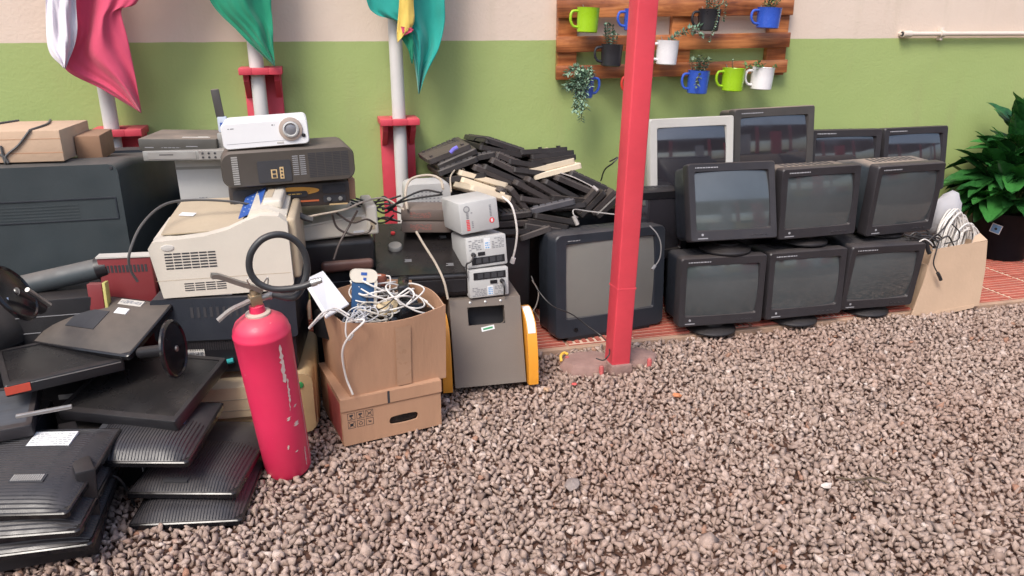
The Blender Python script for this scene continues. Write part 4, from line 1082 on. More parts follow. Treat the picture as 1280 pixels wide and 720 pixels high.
def lower_carton():
    P = (.022, 2.345, .0, 11.2, 0, 0, .35, .32, .172); x, y, z, yaw, tilt, roll, w_, d, h = P
    t = thing('closed_carton', 'lower brown carton with handling symbols and a black hand hole', 'cardboard box', (x, y, z), yaw)
    # front wall with an oval hand hole: ring built round the hole
    cx, cz, a, b = .213, .058, .052, .017
    n = 32; per = []
    W0, H0, W1, H1 = 0, 0, w_, h
    for k in range(n):
        th = k * math.tau / n; c, s = math.cos(th), math.sin(th)
        tt = min(((W1 - cx) / c if c > 1e-6 else (W0 - cx) / c if c < -1e-6 else 1e9), ((H1 - cz) / s if s > 1e-6 else (H0 - cz) / s if s < -1e-6 else 1e9))
        per.append((cx + c * tt, cz + s * tt))
    for (qx, qz) in ((W0, H0), (W1, H0), (W0, H1), (W1, H1)):      # snap nearest to the corners
        k = min(range(n), key=lambda i: (per[i][0] - qx) ** 2 + (per[i][1] - qz) ** 2); per[k] = (qx, qz)
    hole = []
    for k in range(n):
        th = k * math.tau / n; c, s = math.cos(th), math.sin(th)
        hx_ = cx + (a - b) * (1 if c > 0 else -1) * min(1, abs(c) * 2) + b * c; hz_ = cz + b * s
        hole.append((hx_, hz_))
    bm = nb(); loft(bm, [loopY(per, 0), loopY(hole, 0), loopY(hole, .008)], False, False); fin('front_wall', bm, CARD, t)
    bm = nb()
    bx(bm, (0, .0005, 0), (.004, d, h)); bx(bm, (w_ - .004, .0005, 0), (w_, d, h)); bx(bm, (.004, d - .004, 0), (w_ - .004, d, h)); bx(bm, (.004, .009, 0), (w_ - .004, d - .004, .004))
    fin('side_walls', bm, CARD, t)
    bm = nb(); bx(bm, (-.003, -.003, h + .0), (w_ + .002, d + .002, h + .005), .001); fin('top_flap', bm, CARD, t)
    bm = nb(); bx(bm, (.13, .012, .01), (.30, .03, .12)); fin('dark_backing', bm, BLKG, t)  # black sheet close behind the hand hole
    # overhanging front flap with its notch
    bm = nb(); bx(bm, (-.004, -.0045, h - .042), (.158, -.001, h + .003), .001); bx(bm, (.166, -.0045, h - .042), (w_ + .003, -.001, h + .003), .001); fin('front_flap', bm, CARD, t)
    bm = nb(); bx(bm, (.158, -.0042, h - .042), (.166, -.0006, h + .002)); fin('flap_notch', bm, INK, t)
    bm = nb(); s = .026; th = .0014
    for r_ in range(2):
        for c_ in range(3):
            X = .018 + c_ * .031; Z = .062 + (1 - r_) * .031; y0, y1 = -.0005, .0006
            bx(bm, (X, y0, Z), (X + s, y1, Z + th)); bx(bm, (X, y0, Z + s - th), (X + s, y1, Z + s)); bx(bm, (X, y0, Z), (X + th, y1, Z + s)); bx(bm, (X + s - th, y0, Z), (X + s, y1, Z + s))
            C_ = Vector((X + s / 2, 0, Z + s / 2))
            def bar(x0, z0, l, wd, ang): bx(bm, (-l / 2, -.0006, -wd / 2), (l / 2, .0006, wd / 2), M=Matrix.Translation((C_.x + x0, 0, C_.z + z0)) @ Matrix.Rotation(math.radians(ang), 4, 'Y'))
            if (r_, c_) in ((0, 0), (0, 1)):
                bar(0, .004, .012, .006, 0); bar(0, -.003, .002, .010, 0); bar(0, -.008, .010, .002, 0); bar(-.004, .001, .006, .003, 50)
            elif (r_, c_) in ((0, 2), (1, 0)):
                bar(0, 0, .026, .0016, 45); bar(0, 0, .026, .0016, -45); bar(0, 0, .012, .0016, 0); bar(0, 0, .010, .010, 0) if r_ else None
            elif c_ == 1:
                for k in range(3): bar(.005 * math.cos(k * 2.094 + 1.57), .005 * math.sin(k * 2.094 + 1.57), .009, .0025, 90 - k * 120 - 90)
            else: bar(0, .001, .012, .0025, 15); bar(.001, -.002, .008, .002, 0)
    fin('handling_symbols', bm, INK, t)
    bm = nb(); bx(bm, (-.0008, .02, .01), (.0006, .20, .15)); fin('red_side_print', bm, mat('faded_red_print', (.42, .09, .075), .7), t)
lower_carton()

# ------------------------------------------------------------------ right: cardboard sheet box with cables
def right_box():
    t = thing('cardboard_sheet_box', 'plain pale cardboard box holding cable coils beside the monitors', 'cardboard box', (2.775, 2.90, .0), 1, 4)
    w_, h = .395, .345
    def slab(name, pts, y0, y1):
        bm = nb(); loft(bm, [loopY(pts, y0), loopY(pts, y1)]); return fin(name, bm, CARD2, t)
    slab('front_sheet', [(-.012, 0), (.12, -.004), (.14, .006), (.36, .012), (.393, .016), (.40, .20), (.388, .345), (.20, .335), (.07, .325), (.035, .16)], 0, .005)
    slab('torn_strip', [(.10, -.004), (.25, -.004), (.36, .008), (.36, .024), (.14, .010)], -.003, -.0005)
    bm = nb(); bx(bm, (.380, .006, .01), (.385, .12, .335)); bx(bm, (.05, .006, .01), (.055, .12, .25)); bx(bm, (.05, .12, .01), (.385, .125, .32)); fin('rear_walls', bm, CARD2, t)
    bm = nb(); loft(bm, [[(.30, .002, .342), (.39, .002, .348), (.40, .06, .372), (.36, .05, .362)], [(.30, .006, .342), (.392, .006, .347), (.402, .062, .369), (.36, .054, .358)]]); fin('corner_flap', bm, CARD2, t)
    # bag
    bm = nb(); rnd = random.Random(3)
    bmesh.ops.create_icosphere(bm, subdivisions=3, radius=1)
    for v in bm.verts:
        n_ = v.co.copy(); k = 1 + .10 * math.sin(n_.x * 5 + n_.z * 3) + .06 * math.sin(n_.y * 9 + n_.x * 7) + rnd.uniform(-.03, .03)
        v.co = Vector((n_.x * .085 * k, n_.y * .06 * k, n_.z * .115 * k))
    tag(fin('crumpled_bag', bm, PAPR, smooth='all', M=Matrix.Translation(at(1180, 268, 3.12)) @ rotm(0, 0, 25)), 'pale crumpled paper bag behind the white cables at right', 'bag')
    # white cable roll: nested arcs
    bm = nb(); rnd = random.Random(8)
    for k in range(22):
        f = k / 21; Yk = 2.955 + rnd.uniform(0, .10)
        top = (1190 + 26 * f + rnd.uniform(-4, 4), 262 + 26 * f * f + rnd.uniform(-4, 4) + (1 - f) * 2)
        a0 = (1166 + 30 * f, 312); a1 = (1180 + 42 * f, 315)
        tube(bm, [at(*a0, Yk), at((a0[0] + top[0]) / 2 - 3, (a0[1] + top[1]) / 2 - 6, Yk + .01), at(*top, Yk + .03), at((a1[0] + top[0]) / 2 + 6, (a1[1] + top[1]) / 2 - 4, Yk + .03), at(*a1, Yk + .03)], .0042, 7, 7)
    tag(fin('cable_coil', bm, WIREW, smooth=True), 'thick roll of white cable standing out of the pale cardboard box', 'cable')
    bm = nb()
    tube(bm, [at(1190, 268, 3.0), at(1180, 285, 2.96), at(1165, 298, 2.94), at(1150, 303, 2.94)], .004, 6)
    tube(bm, [at(1190, 280, 2.95), at(1199, 290, 2.93), at(1197, 300, 2.93), at(1180, 305, 2.92)], .003, 6)
    for k in range(9):
        x0 = rnd.uniform(1128, 1160)
        tube(bm, [at(x0, rnd.uniform(292, 306), 2.93), at(x0 + 12, rnd.uniform(288, 304), 2.92), at(x0 + 26, rnd.uniform(292, 308), 2.93), at(x0 + 34, rnd.uniform(298, 310), 2.95)], .004, 6)
    tag(fin('cable_coil', bm, WIREB, smooth=True), 'black leads lying over the left corner of the pale cardboard box', 'cable')
    bm = nb(); tube(bm, [at(1174, 302, 2.91), at(1170, 315, 2.895), at(1167, 330, 2.89), at(1173, 343, 2.885)], .0032, 7)
    tube(bm, [at(1172, 341, 2.885), at(1175, 347, 2.883), at(1176, 350, 2.883)], .0085, 8)
    tag(fin('lead', bm, WIREB, smooth=True), 'black lead with a plug hanging down the front of the pale cardboard', 'cable')
    bm = nb(); tube(bm, [at(1158, 302, 2.90), at(1160, 312, 2.895), at(1162, 317, 2.89)], .010, 8); tag(fin('plug', bm, BLK, smooth=True), 'black plug hooked over the left edge of the pale cardboard', 'plug')
    bm = nb(); tube(bm, [at(1149, 302, 2.90), at(1156, 299, 2.89), at(1163, 303, 2.89), at(1166, 307, 2.895)], .003, 6); tag(fin('lead', bm, WIREW, smooth=True), 'short white lead curled beside the lower right monitor', 'cable')
right_box()

# ------------------------------------------------------------------ potted peace lily
def lily():
    c = Vector((3.985, 3.60, .0))
    t = thing('plant_pot', 'black plastic pot with a blue white tag standing by the wall', 'pot', (c.x, c.y, .016))
    bm = nb(); lathe(bm, [(.13, 0), (.145, .02), (.178, .25), (.19, .262), (.195, .29), (.185, .292), (.17, .26), (.12, .02), (.001, .02)], 36); fin('shell', bm, POTB, t, True)
    bm = nb(); lathe(bm, [(.172, .25), (.08, .262), (.001, .265)], 20); fin('soil', bm, SOIL, t, True)
    p = at(1241, 267, 3.46); 
    ang = -150
    Mt = Matrix.Translation((0, 0, .20)) @ Matrix.Rotation(math.radians(ang + 90), 4, 'Z') @ Matrix.Translation((0, -.178, 0)) @ Matrix.Rotation(math.radians(8), 4, 'X') @ Matrix.Rotation(math.radians(14), 4, 'Y')
    bm = nb(); bx(bm, (-.028, -.001, -.028), (.028, .001, .028)); tg = fin('tag', bm, LBL, t, M=Mt)
    bm = nb(); bx(bm, (-.024, -.0018, -.024), (.024, -.0008, .024)); lathe(bm, [(.012, 0), (.012, .0006)], 16, M=Matrix.Translation((0, -.0018, 0)) @ Matrix.Rotation(math.pi / 2, 4, 'X')); fin('tag_print', bm, BLUEL, tg)
    bm = nb(); lathe(bm, [(.008, 0), (.008, .0006)], 12, M=Matrix.Translation((0, -.0024, 0)) @ Matrix.Rotation(math.pi / 2, 4, 'X')); fin('tag_mark', bm, INK, tg)
    t2 = thing('peace_lily', 'lush dark green peace lily with broad glossy leaves in the black pot', 'plant', (c.x, c.y, .27))
    rnd = random.Random(21)
    meshes = []
    for k in range(5):
        bm = nb(); L_, W_ = 1.0, rnd.uniform(.25, .32); nu, nv = 6, 12; G = []
        bend = rnd.uniform(.1, .5)
        for j in range(nv + 1):
            v = j / nv; wd = W_ * math.sin(math.pi * min(1, v ** .75)) ** .8 * (1 - .25 * v) if 0 < v < 1 else .004
            row = []
            for i in range(nu + 1):
                u = i / nu * 2 - 1
                row.append(bm.verts.new((u * wd, v * L_ * math.cos(v * bend * .8), -bend * v * v * .45 + abs(u) * wd * .38 + .012 * math.sin(v * 22 + k) * abs(u) * 1.0)))
            G.append(row)
        for j in range(nv):
            for i in range(nu): bm.faces.new((G[j][i], G[j][i + 1], G[j + 1][i + 1], G[j + 1][i]))
        me = bpy.data.meshes.new('leaf'); bm.to_mesh(me); bm.free(); me.materials.append(LEAF)
        me.polygons.foreach_set('use_smooth', [True] * len(me.polygons)); meshes.append(me)
    st = nb()
    for i in range(190):
        a = i * 2.39996 + rnd.uniform(-.3, .3); q = math.sqrt((i + .5) / 190)
        rad = q * .27 * rnd.uniform(.6, 1.1); hh = .10 + .40 * (1 - q ** 1.7) * rnd.uniform(.6, 1.12) + .05 * rnd.random()
        base = Vector((math.cos(a) * rad, math.sin(a) * rad * .62 - .03, hh - .03))
        if c.y + base.y > 3.78: base.y = 3.78 - c.y - rnd.uniform(0, .05)
        tilt = 50 * (1 - q) + rnd.uniform(-38, 40) - 4
        Ls = rnd.uniform(.18, .29)
        yaw = math.degrees(a) - 90 + rnd.uniform(-25, 25)
        M = Matrix.Translation(base) @ Matrix.Rotation(math.radians(yaw), 4, 'Z') @ Matrix.Rotation(math.radians(tilt), 4, 'X') @ Matrix.Rotation(math.radians(rnd.uniform(-22, 22)), 4, 'Y') @ Matrix.Scale(Ls, 4)
        tip = M @ Vector((0, 1, -.3))
        if c.y + tip.y > 3.845: continue
        o = link('leaf', rnd.choice(meshes), t2, M)
        if i % 2 == 0: tube(st, [(base.x * .12, base.y * .12, 0), (base.x * .5, base.y * .5, base.z * .6), base], .003, 5, 4)
    fin('stems', st, mat('green_stem', (.05, .16, .04), .5), t2)
lily()

# ------------------------------------------------------------------ fire extinguisher
def extinguisher():
    B = Vector((-.157, 2.262, -.004)); T = Vector((-.195, 2.215, .575))
    zd = (T - B).normalized(); xd = Vector((1, 0, 0)); xd = (xd - zd * xd.dot(zd)).normalized(); yd = zd.cross(xd)
    M = Matrix(((xd.x, yd.x, zd.x, B.x), (xd.y, yd.y, zd.y, B.y), (xd.z, yd.z, zd.z, B.z), (0, 0, 0, 1)))
    M = M @ Matrix.Rotation(math.radians(20), 4, 'Z')
    t = thing('fire_extinguisher', 'scuffed pinkish red fire extinguisher with a looped black hose', 'fire extinguisher', M=M)
    prof = [(.064, 0), (.071, .012), (.0718, .03), (.073, .033), (.0765, .20), (.0808, .40), (.0828, .488), (.0840, .491), (.0840, .498), (.0822, .501), (.080, .515), (.071, .532), (.052, .547), (.034, .555)]
    bm = nb(); lathe(bm, prof, 48); fin('cylinder', bm, EXTR, t, True)
    bm = nb(); lathe(bm, [(.036, .5545), (.036, .560), (.028, .563)], 28); fin('neck_ring', bm, mat('cream_collar', (.60, .50, .42), .5, .1, dust=.2), t, True)
    bm = nb(); lathe(bm, [(.024, .560), (.021, .582), (.015, .584), (.015, .60)], 20); fin('neck', bm, EXTR, t, True)
    bm = nb(); bx(bm, (-.017, -.015, .585), (.017, .015, .618), .004); lathe(bm, [(.013, .615), (.011, .632), (.001, .634)], 14); fin('valve', bm, BRASS, t, True)
    bm = nb(); tube(bm, [(.012, 0, .600), (.035, -.002, .602), (.052, -.004, .603)], .0105, 10); tube(bm, [(.040, -.003, .6025), (.045, -.003, .6025)], .0135, 10, smooth=False); fin('hose_coupling', bm, STEEL, t, True)
    # lever and carrying handle go up left
    def strap(P, wd, th, n_, m_):
        P = catm([Vector(p) for p in P], 6); bm = nb(); loops = []
        for i, p in enumerate(P):
            d = (P[min(i + 1, len(P) - 1)] - P[max(i - 1, 0)]).normalized(); nrm = Vector((-d.z, 0, d.x))
            a = Vector((0, wd / 2, 0)); b_ = nrm * th / 2
            loops.append([p - a - b_, p + a - b_, p + a + b_, p - a + b_])
        loft(bm, loops); fin(n_, bm, m_, t, True)
    strap([(.022, 0, .622), (.0, 0, .640), (-.04, -.004, .668), (-.085, -.006, .70), (-.105, -.006, .707)], .022, .013, 'lever', STEEL)
    strap([(.0, 0, .606), (-.035, -.004, .600), (-.075, -.006, .592), (-.115, -.008, .572)], .018, .007, 'carry_handle', SILV)
    bm = nb(); tube(bm, [(-.01, -.01, .655), (-.015, -.015, .672), (-.005, -.015, .676), (0, -.01, .66)], .0018, 6); tube(bm, [(.03, -.012, .65), (.042, -.02, .665), (.036, -.02, .64), (.026, -.01, .64)], .0018, 6); fin('safety_pin', bm, STEEL, t, True)
    # hose: out of the coupling, one full loop, nozzle to the right
    Mi = M.inverted()
    Yh = 2.19
    ring = []
    cx, cy, R_ = 347.5, 329, 36
    pts = [(352, 379, 0), (366, 372, .0), (378, 358, .012), (384, 338, .018), (380, 315, .018), (367, 299, .012), (348, 293, .0), (328, 299, -.008), (314, 316, -.014), (312, 337, -.014), (322, 353, -.014), (340, 361, -.018), (360, 361, -.020), (378, 358, -.022), (389, 354, -.024)]
    P = [Mi @ at(a, b, Yh + c) for a, b, c in pts]
    P[0] = Vector((.05, -.004, .603))
    bm = nb(); tube(bm, P, .0098, 10, 10); fin('hose', bm, RUB, t, True)
    a, b_ = P[-1], Mi @ at(402, 350, Yh - .026)
    bm = nb(); tube(bm, [a, a.lerp(b_, .5)], .0115, 10, smooth=False); tube(bm, [a.lerp(b_, .5), b_], .0085, 10, smooth=False); tube(bm, [a.lerp(b_, .68), a.lerp(b_, .76)], .0108, 10, smooth=False); fin('nozzle', bm, SILV, t, True)
    # torn label residue: pale peeled strips, curved with the cylinder
    def peel(a0, z0, z1, wd, seed, n_='peeled_patch'):
        rnd = random.Random(seed); bm = nb(); L_, R2 = [], []
        n = 16
        for i in range(n + 1):
            z = z0 + (z1 - z0) * i / n; r = .0727 + .0108 * z / .5 + .0007
            w2 = wd * (.3 + .7 * rnd.random()) * (1 if 0 < i < n else .2); c_ = a0 + rnd.uniform(-.02, .02) + (i / n - .5) * .05
            L_.append(bm.verts.new((r * math.sin(c_ - w2), -r * math.cos(c_ - w2), z))); R2.append(bm.verts.new((r * math.sin(c_ + w2), -r * math.cos(c_ + w2), z)))
        for i in range(n): bm.faces.new((L_[i], R2[i], R2[i + 1], L_[i + 1]))
        fin(n_, bm, mat('peeled_label_residue', (.66, .50, .46), .7, .15, 30), t)
    peel(.27, .35, .478, .10, 1); peel(.33, .28, .36, .05, 11); peel(.12, .22, .232, .10, 12); peel(.5, .255, .262, .09, 13); peel(.95, .02, .44, .03, 2); peel(.62, .03, .10, .03, 3); peel(.28, .25, .32, .02, 4); peel(.42, .19, .205, .14, 5); peel(-.1, .12, .135, .05, 6); peel(.22, .10, .105, .08, 7)
extinguisher()

# ------------------------------------------------------------------ laser printer and printers below
def grille(bm, x0, z0, x1, z1, rows, cols, y=-.0008, dep=.003, gx=.25, gz=.4):
    dx, dz = (x1 - x0) / cols, (z1 - z0) / rows
    for i in range(rows):
        for j in range(cols):
            bx(bm, (x0 + j * dx, y, z0 + i * dz), (x0 + (j + 1 - gx) * dx, dep, z0 + (i + 1 - gz) * dz))
def laser():
    t = thing('laser_printer', 'beige laser printer with a blue control panel on the dark printer', 'printer', (-.519, 2.506, .522), -3.1, -1, -.6)
    w_, d = .425, .40
    prof = [(.022, 0), (.405, 0), (.425, .02), (.425, .225), (.40, .248), (.345, .252), (.30, .238), (.24, .212), (.17, .196), (.09, .190), (.015, .186), (0, .165)]
    bm = nb(); loft(bm, [loopY(prof, .0), loopY(prof, .05)])
    fin('side_cover', bm, BEIGE, t, True)
    # main body behind: tray well at left, raised right
    prof2 = [(.015, .003), (.42, .003), (.42, .235), (.36, .262), (.31, .258), (.28, .20), (.22, .168), (.05, .186), (.008, .182)]
    bm = nb(); loft(bm, [loopY(prof2, .0505), loopY([(x * .99 + .003, z + .012) for x, z in prof2], d * .7), loopY([(x * .97 + .006, z * .9 + .018) for x, z in prof2], d)]); fin('body', bm, BEIGE, t, True)
    bm = nb(); G = [[(.03, .065, .190), (.26, .065, .192), (.285, .23, .225), (.29, .33, .238), (.05, .34, .236), (.035, .2, .212)], [(.03, .065, .194), (.26, .065, .196), (.285, .23, .229), (.29, .33, .242), (.05, .34, .240), (.035, .2, .216)]]
    loft(bm, G); fin('paper_tray', bm, TAN, t, True)
    bm = nb(); loft(bm, [[(.19, .10, .197), (.275, .09, .215), (.285, .22, .245), (.20, .22, .229)], [(.19, .10, .200), (.275, .09, .219), (.285, .22, .249), (.20, .22, .232)]]); 
    bm.free()
    bm = nb(); bx(bm, (0, 0, 0), (.075, .17, .004), .001); M = Matrix.Translation((.278, .10, .244)) @ Matrix.Rotation(math.radians(-20), 4, 'Y') @ Matrix.Rotation(math.radians(8), 4, 'X')
    bm.free()
    bm = nb(); loft(bm, [[(.268, .075, .226), (.338, .075, .256), (.340, .30, .280), (.270, .30, .251)], [(.268, .075, .230), (.338, .075, .260), (.340, .30, .284), (.270, .30, .255)]]); fin('control_panel', bm, BLUEP, t)
    bm = nb()
    for i in range(4):
        for j in range(3):
            u, v = .2 + j * .25, .18 + i * .2
            p = Vector((.268 + .07 * u, .08 + .2 * v, .2302 + .030 * u + .022 * v)); bx(bm, (p.x - .003, p.y - .005, p.z), (p.x + .003, p.y + .005, p.z + .0012))
    fin('button', bm, mat('pale_blue_button', (.25, .33, .55), .4), t)
    bm = nb(); bx(bm, (.345, .10, .245), (.405, .33, .278), .01, 3); fin('rear_hump', bm, BEIGE, t, True)
    bm = nb(); bx(bm, (.350, .14, .2775), (.372, .28, .2795)); fin('slot', bm, TAN, t)
    bm = nb(); bx(bm, (.42, .02, .03), (.45, d * .85, .235), .012, 3); fin('side_hatch', bm, TAN, t, True)
    bm = nb(); lathe(bm, [(.020, 0), (.018, .003), (.001, .004)], 20, M=Matrix.Translation((.058, 0, .166)) @ Matrix.Scale(.5, 4, (0, 0, 1)) @ Matrix.Rotation(math.pi / 2, 4, 'X')); fin('catch', bm, OFFW, t, True)
    bm = nb(); grille(bm, .045, .095, .20, .152, 6, 6, gx=.12, gz=.5); grille(bm, .09, .02, .22, .05, 4, 4, gx=.12, gz=.55); fin('vent_slots', bm, INK, t)
    bm = nb(); bx(bm, (.01, -.0006, .058), (.42, .0004, .0592)); fin('panel_seam', bm, TAN, t)
    bm = nb(); bx(bm, (0, 0, 0), (.05, .028, .0008)); fin('paper_sticker', bm, LBL, t, M=Matrix.Translation((.06, .20, .2185)) @ Matrix.Rotation(math.radians(8), 4, 'X') @ Matrix.Rotation(math.radians(-15), 4, 'Z'))
laser()
t = thing('black_printer', 'black printer with vent slots sandwiched between the beige one and the cream one', 'printer', (-.545, 2.514, .252), -6.5, 0, .6)
bm = nb(); loft(bm, [loopY(rr(0, .12, .45, .265, .012), .0), loopY(rr(0, .12, .45, .267, .012), .34)]); fin('upper_body', bm, NAVY, t, True)
bm = nb(); loft(bm, [loopY(rr(.012, 0, .44, .118, .006), .01), loopY(rr(.012, 0, .44, .118, .006), .33)]); fin('lower_body', bm, BLK, t, True)
bm = nb(); grille(bm, .12, .20, .38, .235, 1, 13, gx=.55, gz=0, y=-.001); fin('vent_slots', bm, INK, t)
bm = nb(); grille(bm, .10, .08, .42, .11, 1, 44, gx=.5, gz=0, y=.0085, dep=.011); fin('fine_ribs', bm, DKG, t)
bm = nb(); bx(bm, (.065, .0085, .03), (.145, .0105, .085)); fin('paper_label', bm, OFFW, t)
bm = nb(); prints(bm, .07, .035, .14, .08, 6, random.Random(4), .8, y=.008); fin('label_print', bm, INKG, t)
bm = nb(); tube(bm, [(.19, .004, .045), (.21, .0, .04), (.235, .002, .044)], .009, 8); fin('teal_latch', bm, TEAL, t, True)
bm = nb(); bx(bm, (.05, .02, .268), (.25, .2, .2705)); tag(fin('paper_sheet', bm, WHT, M=Matrix.Translation((-.545, 2.512, .252)) @ rotm(-6.5, 0, .6)), 'white paper sheet sandwiched between the beige and the black printer', 'paper')

t = thing('cream_printer', 'yellowed cream printer on the ground behind the fire extinguisher', 'printer', (-.56, 2.475, -.005), -3)
w_, h_ = .50, .252
bm = nb()
loft(bm, [loopY(rr(.0, .0, w_, h_ * .62, .03), .05), loopY(rr(0, 0, w_ + .004, h_ - .01, .03), .10), loopY(rr(0, 0, w_, h_, .03), .36)]); fin('body', bm, CREAM, t, True)
bm = nb(); loft(bm, [loopY(rr(.02, .10, w_ - .08, .21, .012), .0), loopY(rr(.02, .10, w_ - .08, .235, .012), .10)]); fin('front_cover', bm, mat('cream_front_cover', (.66, .52, .33), .5, .12, dust=.25), t, True)
bm = nb(); bx(bm, (.04, -.002, .165), (w_ - .1, .001, .168)); bx(bm, (.10, -.002, .125), (w_ - .18, .001, .128)); fin('seam', bm, TAN, t)
bm = nb(); loft(bm, [loopY(rr(w_ - .078, .02, w_ - .004, .24, .03), .0), loopY(rr(w_ - .078, .01, w_, .25, .03), .10)]); fin('side_block', bm, CREAM, t, True)
bm = nb(); lathe(bm, [(.012, 0), (.010, .004), (.001, .005)], 16, M=Matrix.Translation((w_ - .045, 0, .20)) @ Matrix.Rotation(math.pi / 2, 4, 'X')); fin('green_button', bm, mat('green_button_plastic', (.05, .35, .10), .4), t, True)
bm = nb(); bx(bm, (.03, .02, .03), (w_ - .1, .06, .09), .006); fin('paper_drawer', bm, CREAM, t, True)

# power cable of the laser printer with grey plug
bm = nb(); tube(bm, [at(172, 352, 2.47), at(162, 334, 2.46), at(163, 312, 2.46), at(178, 280, 2.52), at(205, 256, 2.62), at(240, 250, 2.66), at(290, 252, 2.66), at(335, 260, 2.68), at(372, 266, 2.70)], .0042, 7)
tube(bm, [at(370, 266, 2.70), at(380, 272, 2.70), at(391, 275, 2.70)], [.005, .009, .011], 8, 4); tag(fin('power_cable', bm, mat('grey_cable', (.07, .07, .07), .45, .1, dust=.2), smooth=True), 'dark grey power cable sweeping over the laser printer to a plug', 'cable')

# ------------------------------------------------------------------ the stack behind: radio, projectors, DVR
t = thing('radio_player', 'black radio cassette player with a gold oval front under the dark projector', 'radio', (-.291, 2.758, .735), 5.4, 0, .6)
box_part('body', (0, 0, 0), (.41, .28, .084), mat('brown_black_plastic', (.05, .04, .036), .4, .15, dust=.3), t, .008)
bm = nb(); 
ov = [(.215 + .088 * math.cos(a), .058 + .015 * math.sin(a) + .008 * math.cos(a) ** 2 * 0) for a in [k * math.tau / 28 for k in range(28)]]
loft(bm, [loopY(ov, -.003), loopY(ov, .001)]); fin('gold_oval', bm, mat('gold_plastic', (.80, .42, .10), .3, .08, metal=.3), t)
bm = nb(); loft(bm, [loopY(rr(.175, .038, .262, .058, .008), -.005), loopY(rr(.175, .038, .262, .058, .008), -.001)]); fin('tape_window', bm, INK, t)
bm = nb(); prints(bm, .195, .047, .24, .053, 1, random.Random(5), 1, y=-.0058); fin('printed_text', bm, mat('gold_print', (.7, .45, .12), .5), t)
bm = nb(); bx(bm, (.21, -.002, .018), (.30, .001, .024)); fin('dial_strip', bm, mat('orange_dial', (.65, .16, .06), .4), t)
bm = nb(); loft(bm, [loopY(rr(.315, .045, .395, .076, .006), -.003), loopY(rr(.315, .045, .395, .076, .006), .001)]); loft(bm, [loopY(rr(.315, .012, .395, .036, .006), -.003), loopY(rr(.315, .012, .395, .036, .006), .001)]); loft(bm, [loopY(rr(.012, .012, .13, .072, .012), -.003), loopY(rr(.012, .012, .13, .072, .012), .001)]); fin('front_grilles', bm, INK, t)
for x_ in (.335, .375):
    bm = nb(); lathe(bm, [(.008, 0), (.007, .008), (.001, .009)], 12, M=Matrix.Translation((x_, -.002, .024)) @ Matrix.Rotation(math.pi / 2, 4, 'X')); fin('knob', bm, GREYM, t, True)
bm = nb(); bx(bm, (.335, -.004, .001), (.40, -.0005, .006)); fin('silver_edge', bm, CREAM, t)
box_part('side_tab', (.4105, .03, .01), (.435, .12, .085), CARD, t, .002)

t = thing('dark_projector', 'dark rounded projector with slatted grille showing its connector side', 'projector', (-.30, 2.714, .822), 4.6, .9, -1)
bm = nb(); loft(bm, [loopY(rr(.004, .004, .439, .115, .034, 6), -.0), loopY(rr(0, 0, .443, .119, .036, 6), .01), loopY(rr(0, 0, .443, .119, .036, 6), .27)]); fin('body', bm, mat('brown_grey_casing', (.065, .056, .048), .42, .12, dust=.3), t, True)
bm = nb(); grille(bm, .285, .018, .425, .104, 15, 5, gx=.10, gz=.42); fin('grille_slats', bm, INK, t)
bm = nb(); grille(bm, .035, .012, .055, .108, 13, 1, gx=0, gz=.35, y=-.0015); fin('side_vents', bm, mat('pale_grey_slats', (.36, .35, .33), .4), t)
bm = nb(); loft(bm, [loopY(rr(.115, .012, .225, .085, .006), -.003), loopY(rr(.115, .012, .225, .085, .006), .001)]); fin('connector_recess', bm, INK, t)
bm = nb(); bx(bm, (.158, -.005, .025), (.178, -.0022, .055)); bx(bm, (.187, -.005, .022), (.200, -.0022, .062)); fin('sockets', bm, CREAM, t)
bm = nb()
for k in range(3): lathe(bm, [(.0035, 0), (.0035, .002)], 10, M=Matrix.Translation((.1935, -.0045, .030 + k * .012)) @ Matrix.Rotation(math.pi / 2, 4, 'X'))
bx(bm, (.162, -.0062, .028), (.174, -.0045, .038)); bx(bm, (.162, -.0062, .042), (.174, -.0045, .052)); fin('socket_holes', bm, INK, t)
bm = nb(); grille(bm, .232, .03, .28, .10, 10, 2, gx=.2, gz=.5); fin('fine_slots', bm, INKG, t)

t = thing('white_projector', 'white projector with a round grey lens lying on the dark one', 'projector', (-.29, 2.764, .944), 1, .3, -2.7)
bm = nb(); loft(bm, [loopY(rr(.003, .003, .281, .085, .014, 4), 0), loopY(rr(0, 0, .284, .088, .016, 4), .006), loopY(rr(0, 0, .284, .088, .016, 4), .20)]); fin('body', bm, WHT, t, True)
MYf = lambda x_, z_, y_=0: Matrix.Translation((x_, y_, z_)) @ Matrix.Rotation(math.pi / 2, 4, 'X')
bm = nb(); lathe(bm, [(.040, -.002), (.038, .006), (.028, .008), (.026, .004)], 36, M=MYf(.226, .054)); fin('lens_surround', bm, mat('champagne_plastic', (.42, .34, .29), .35, .05), t, True)
bm = nb(); lathe(bm, [(.027, .002), (.027, .012), (.022, .014), (.020, .008)], 30, M=MYf(.226, .054)); fin('lens_ring', bm, GREYP, t, True)
bm = nb(); lathe(bm, [(.021, .006), (.016, .010), (.001, .0115)], 24, M=MYf(.226, .054)); fin('lens', bm, mat('grey_lens', (.20, .20, .22), .12, .05, coat=.5), t, True)
bm = nb(); lathe(bm, [(.0075, -.001), (.0065, .003), (.001, .0035)], 16, M=MYf(.266, .030)); fin('sensor', bm, GLASSL, t, True)
bm = nb(); prints(bm, .022, .068, .045, .073, 1, random.Random(1), 1); prints(bm, .165, .070, .175, .078, 1, random.Random(1), 1); bx(bm, (.012, -.0005, .018), (.20, .0005, .019)); fin('printed_logo', bm, INKG, t)
bm = nb(); bx(bm, (.175, -.001, .008), (.198, .001, .015), .001); fin('button', bm, OFFW, t)

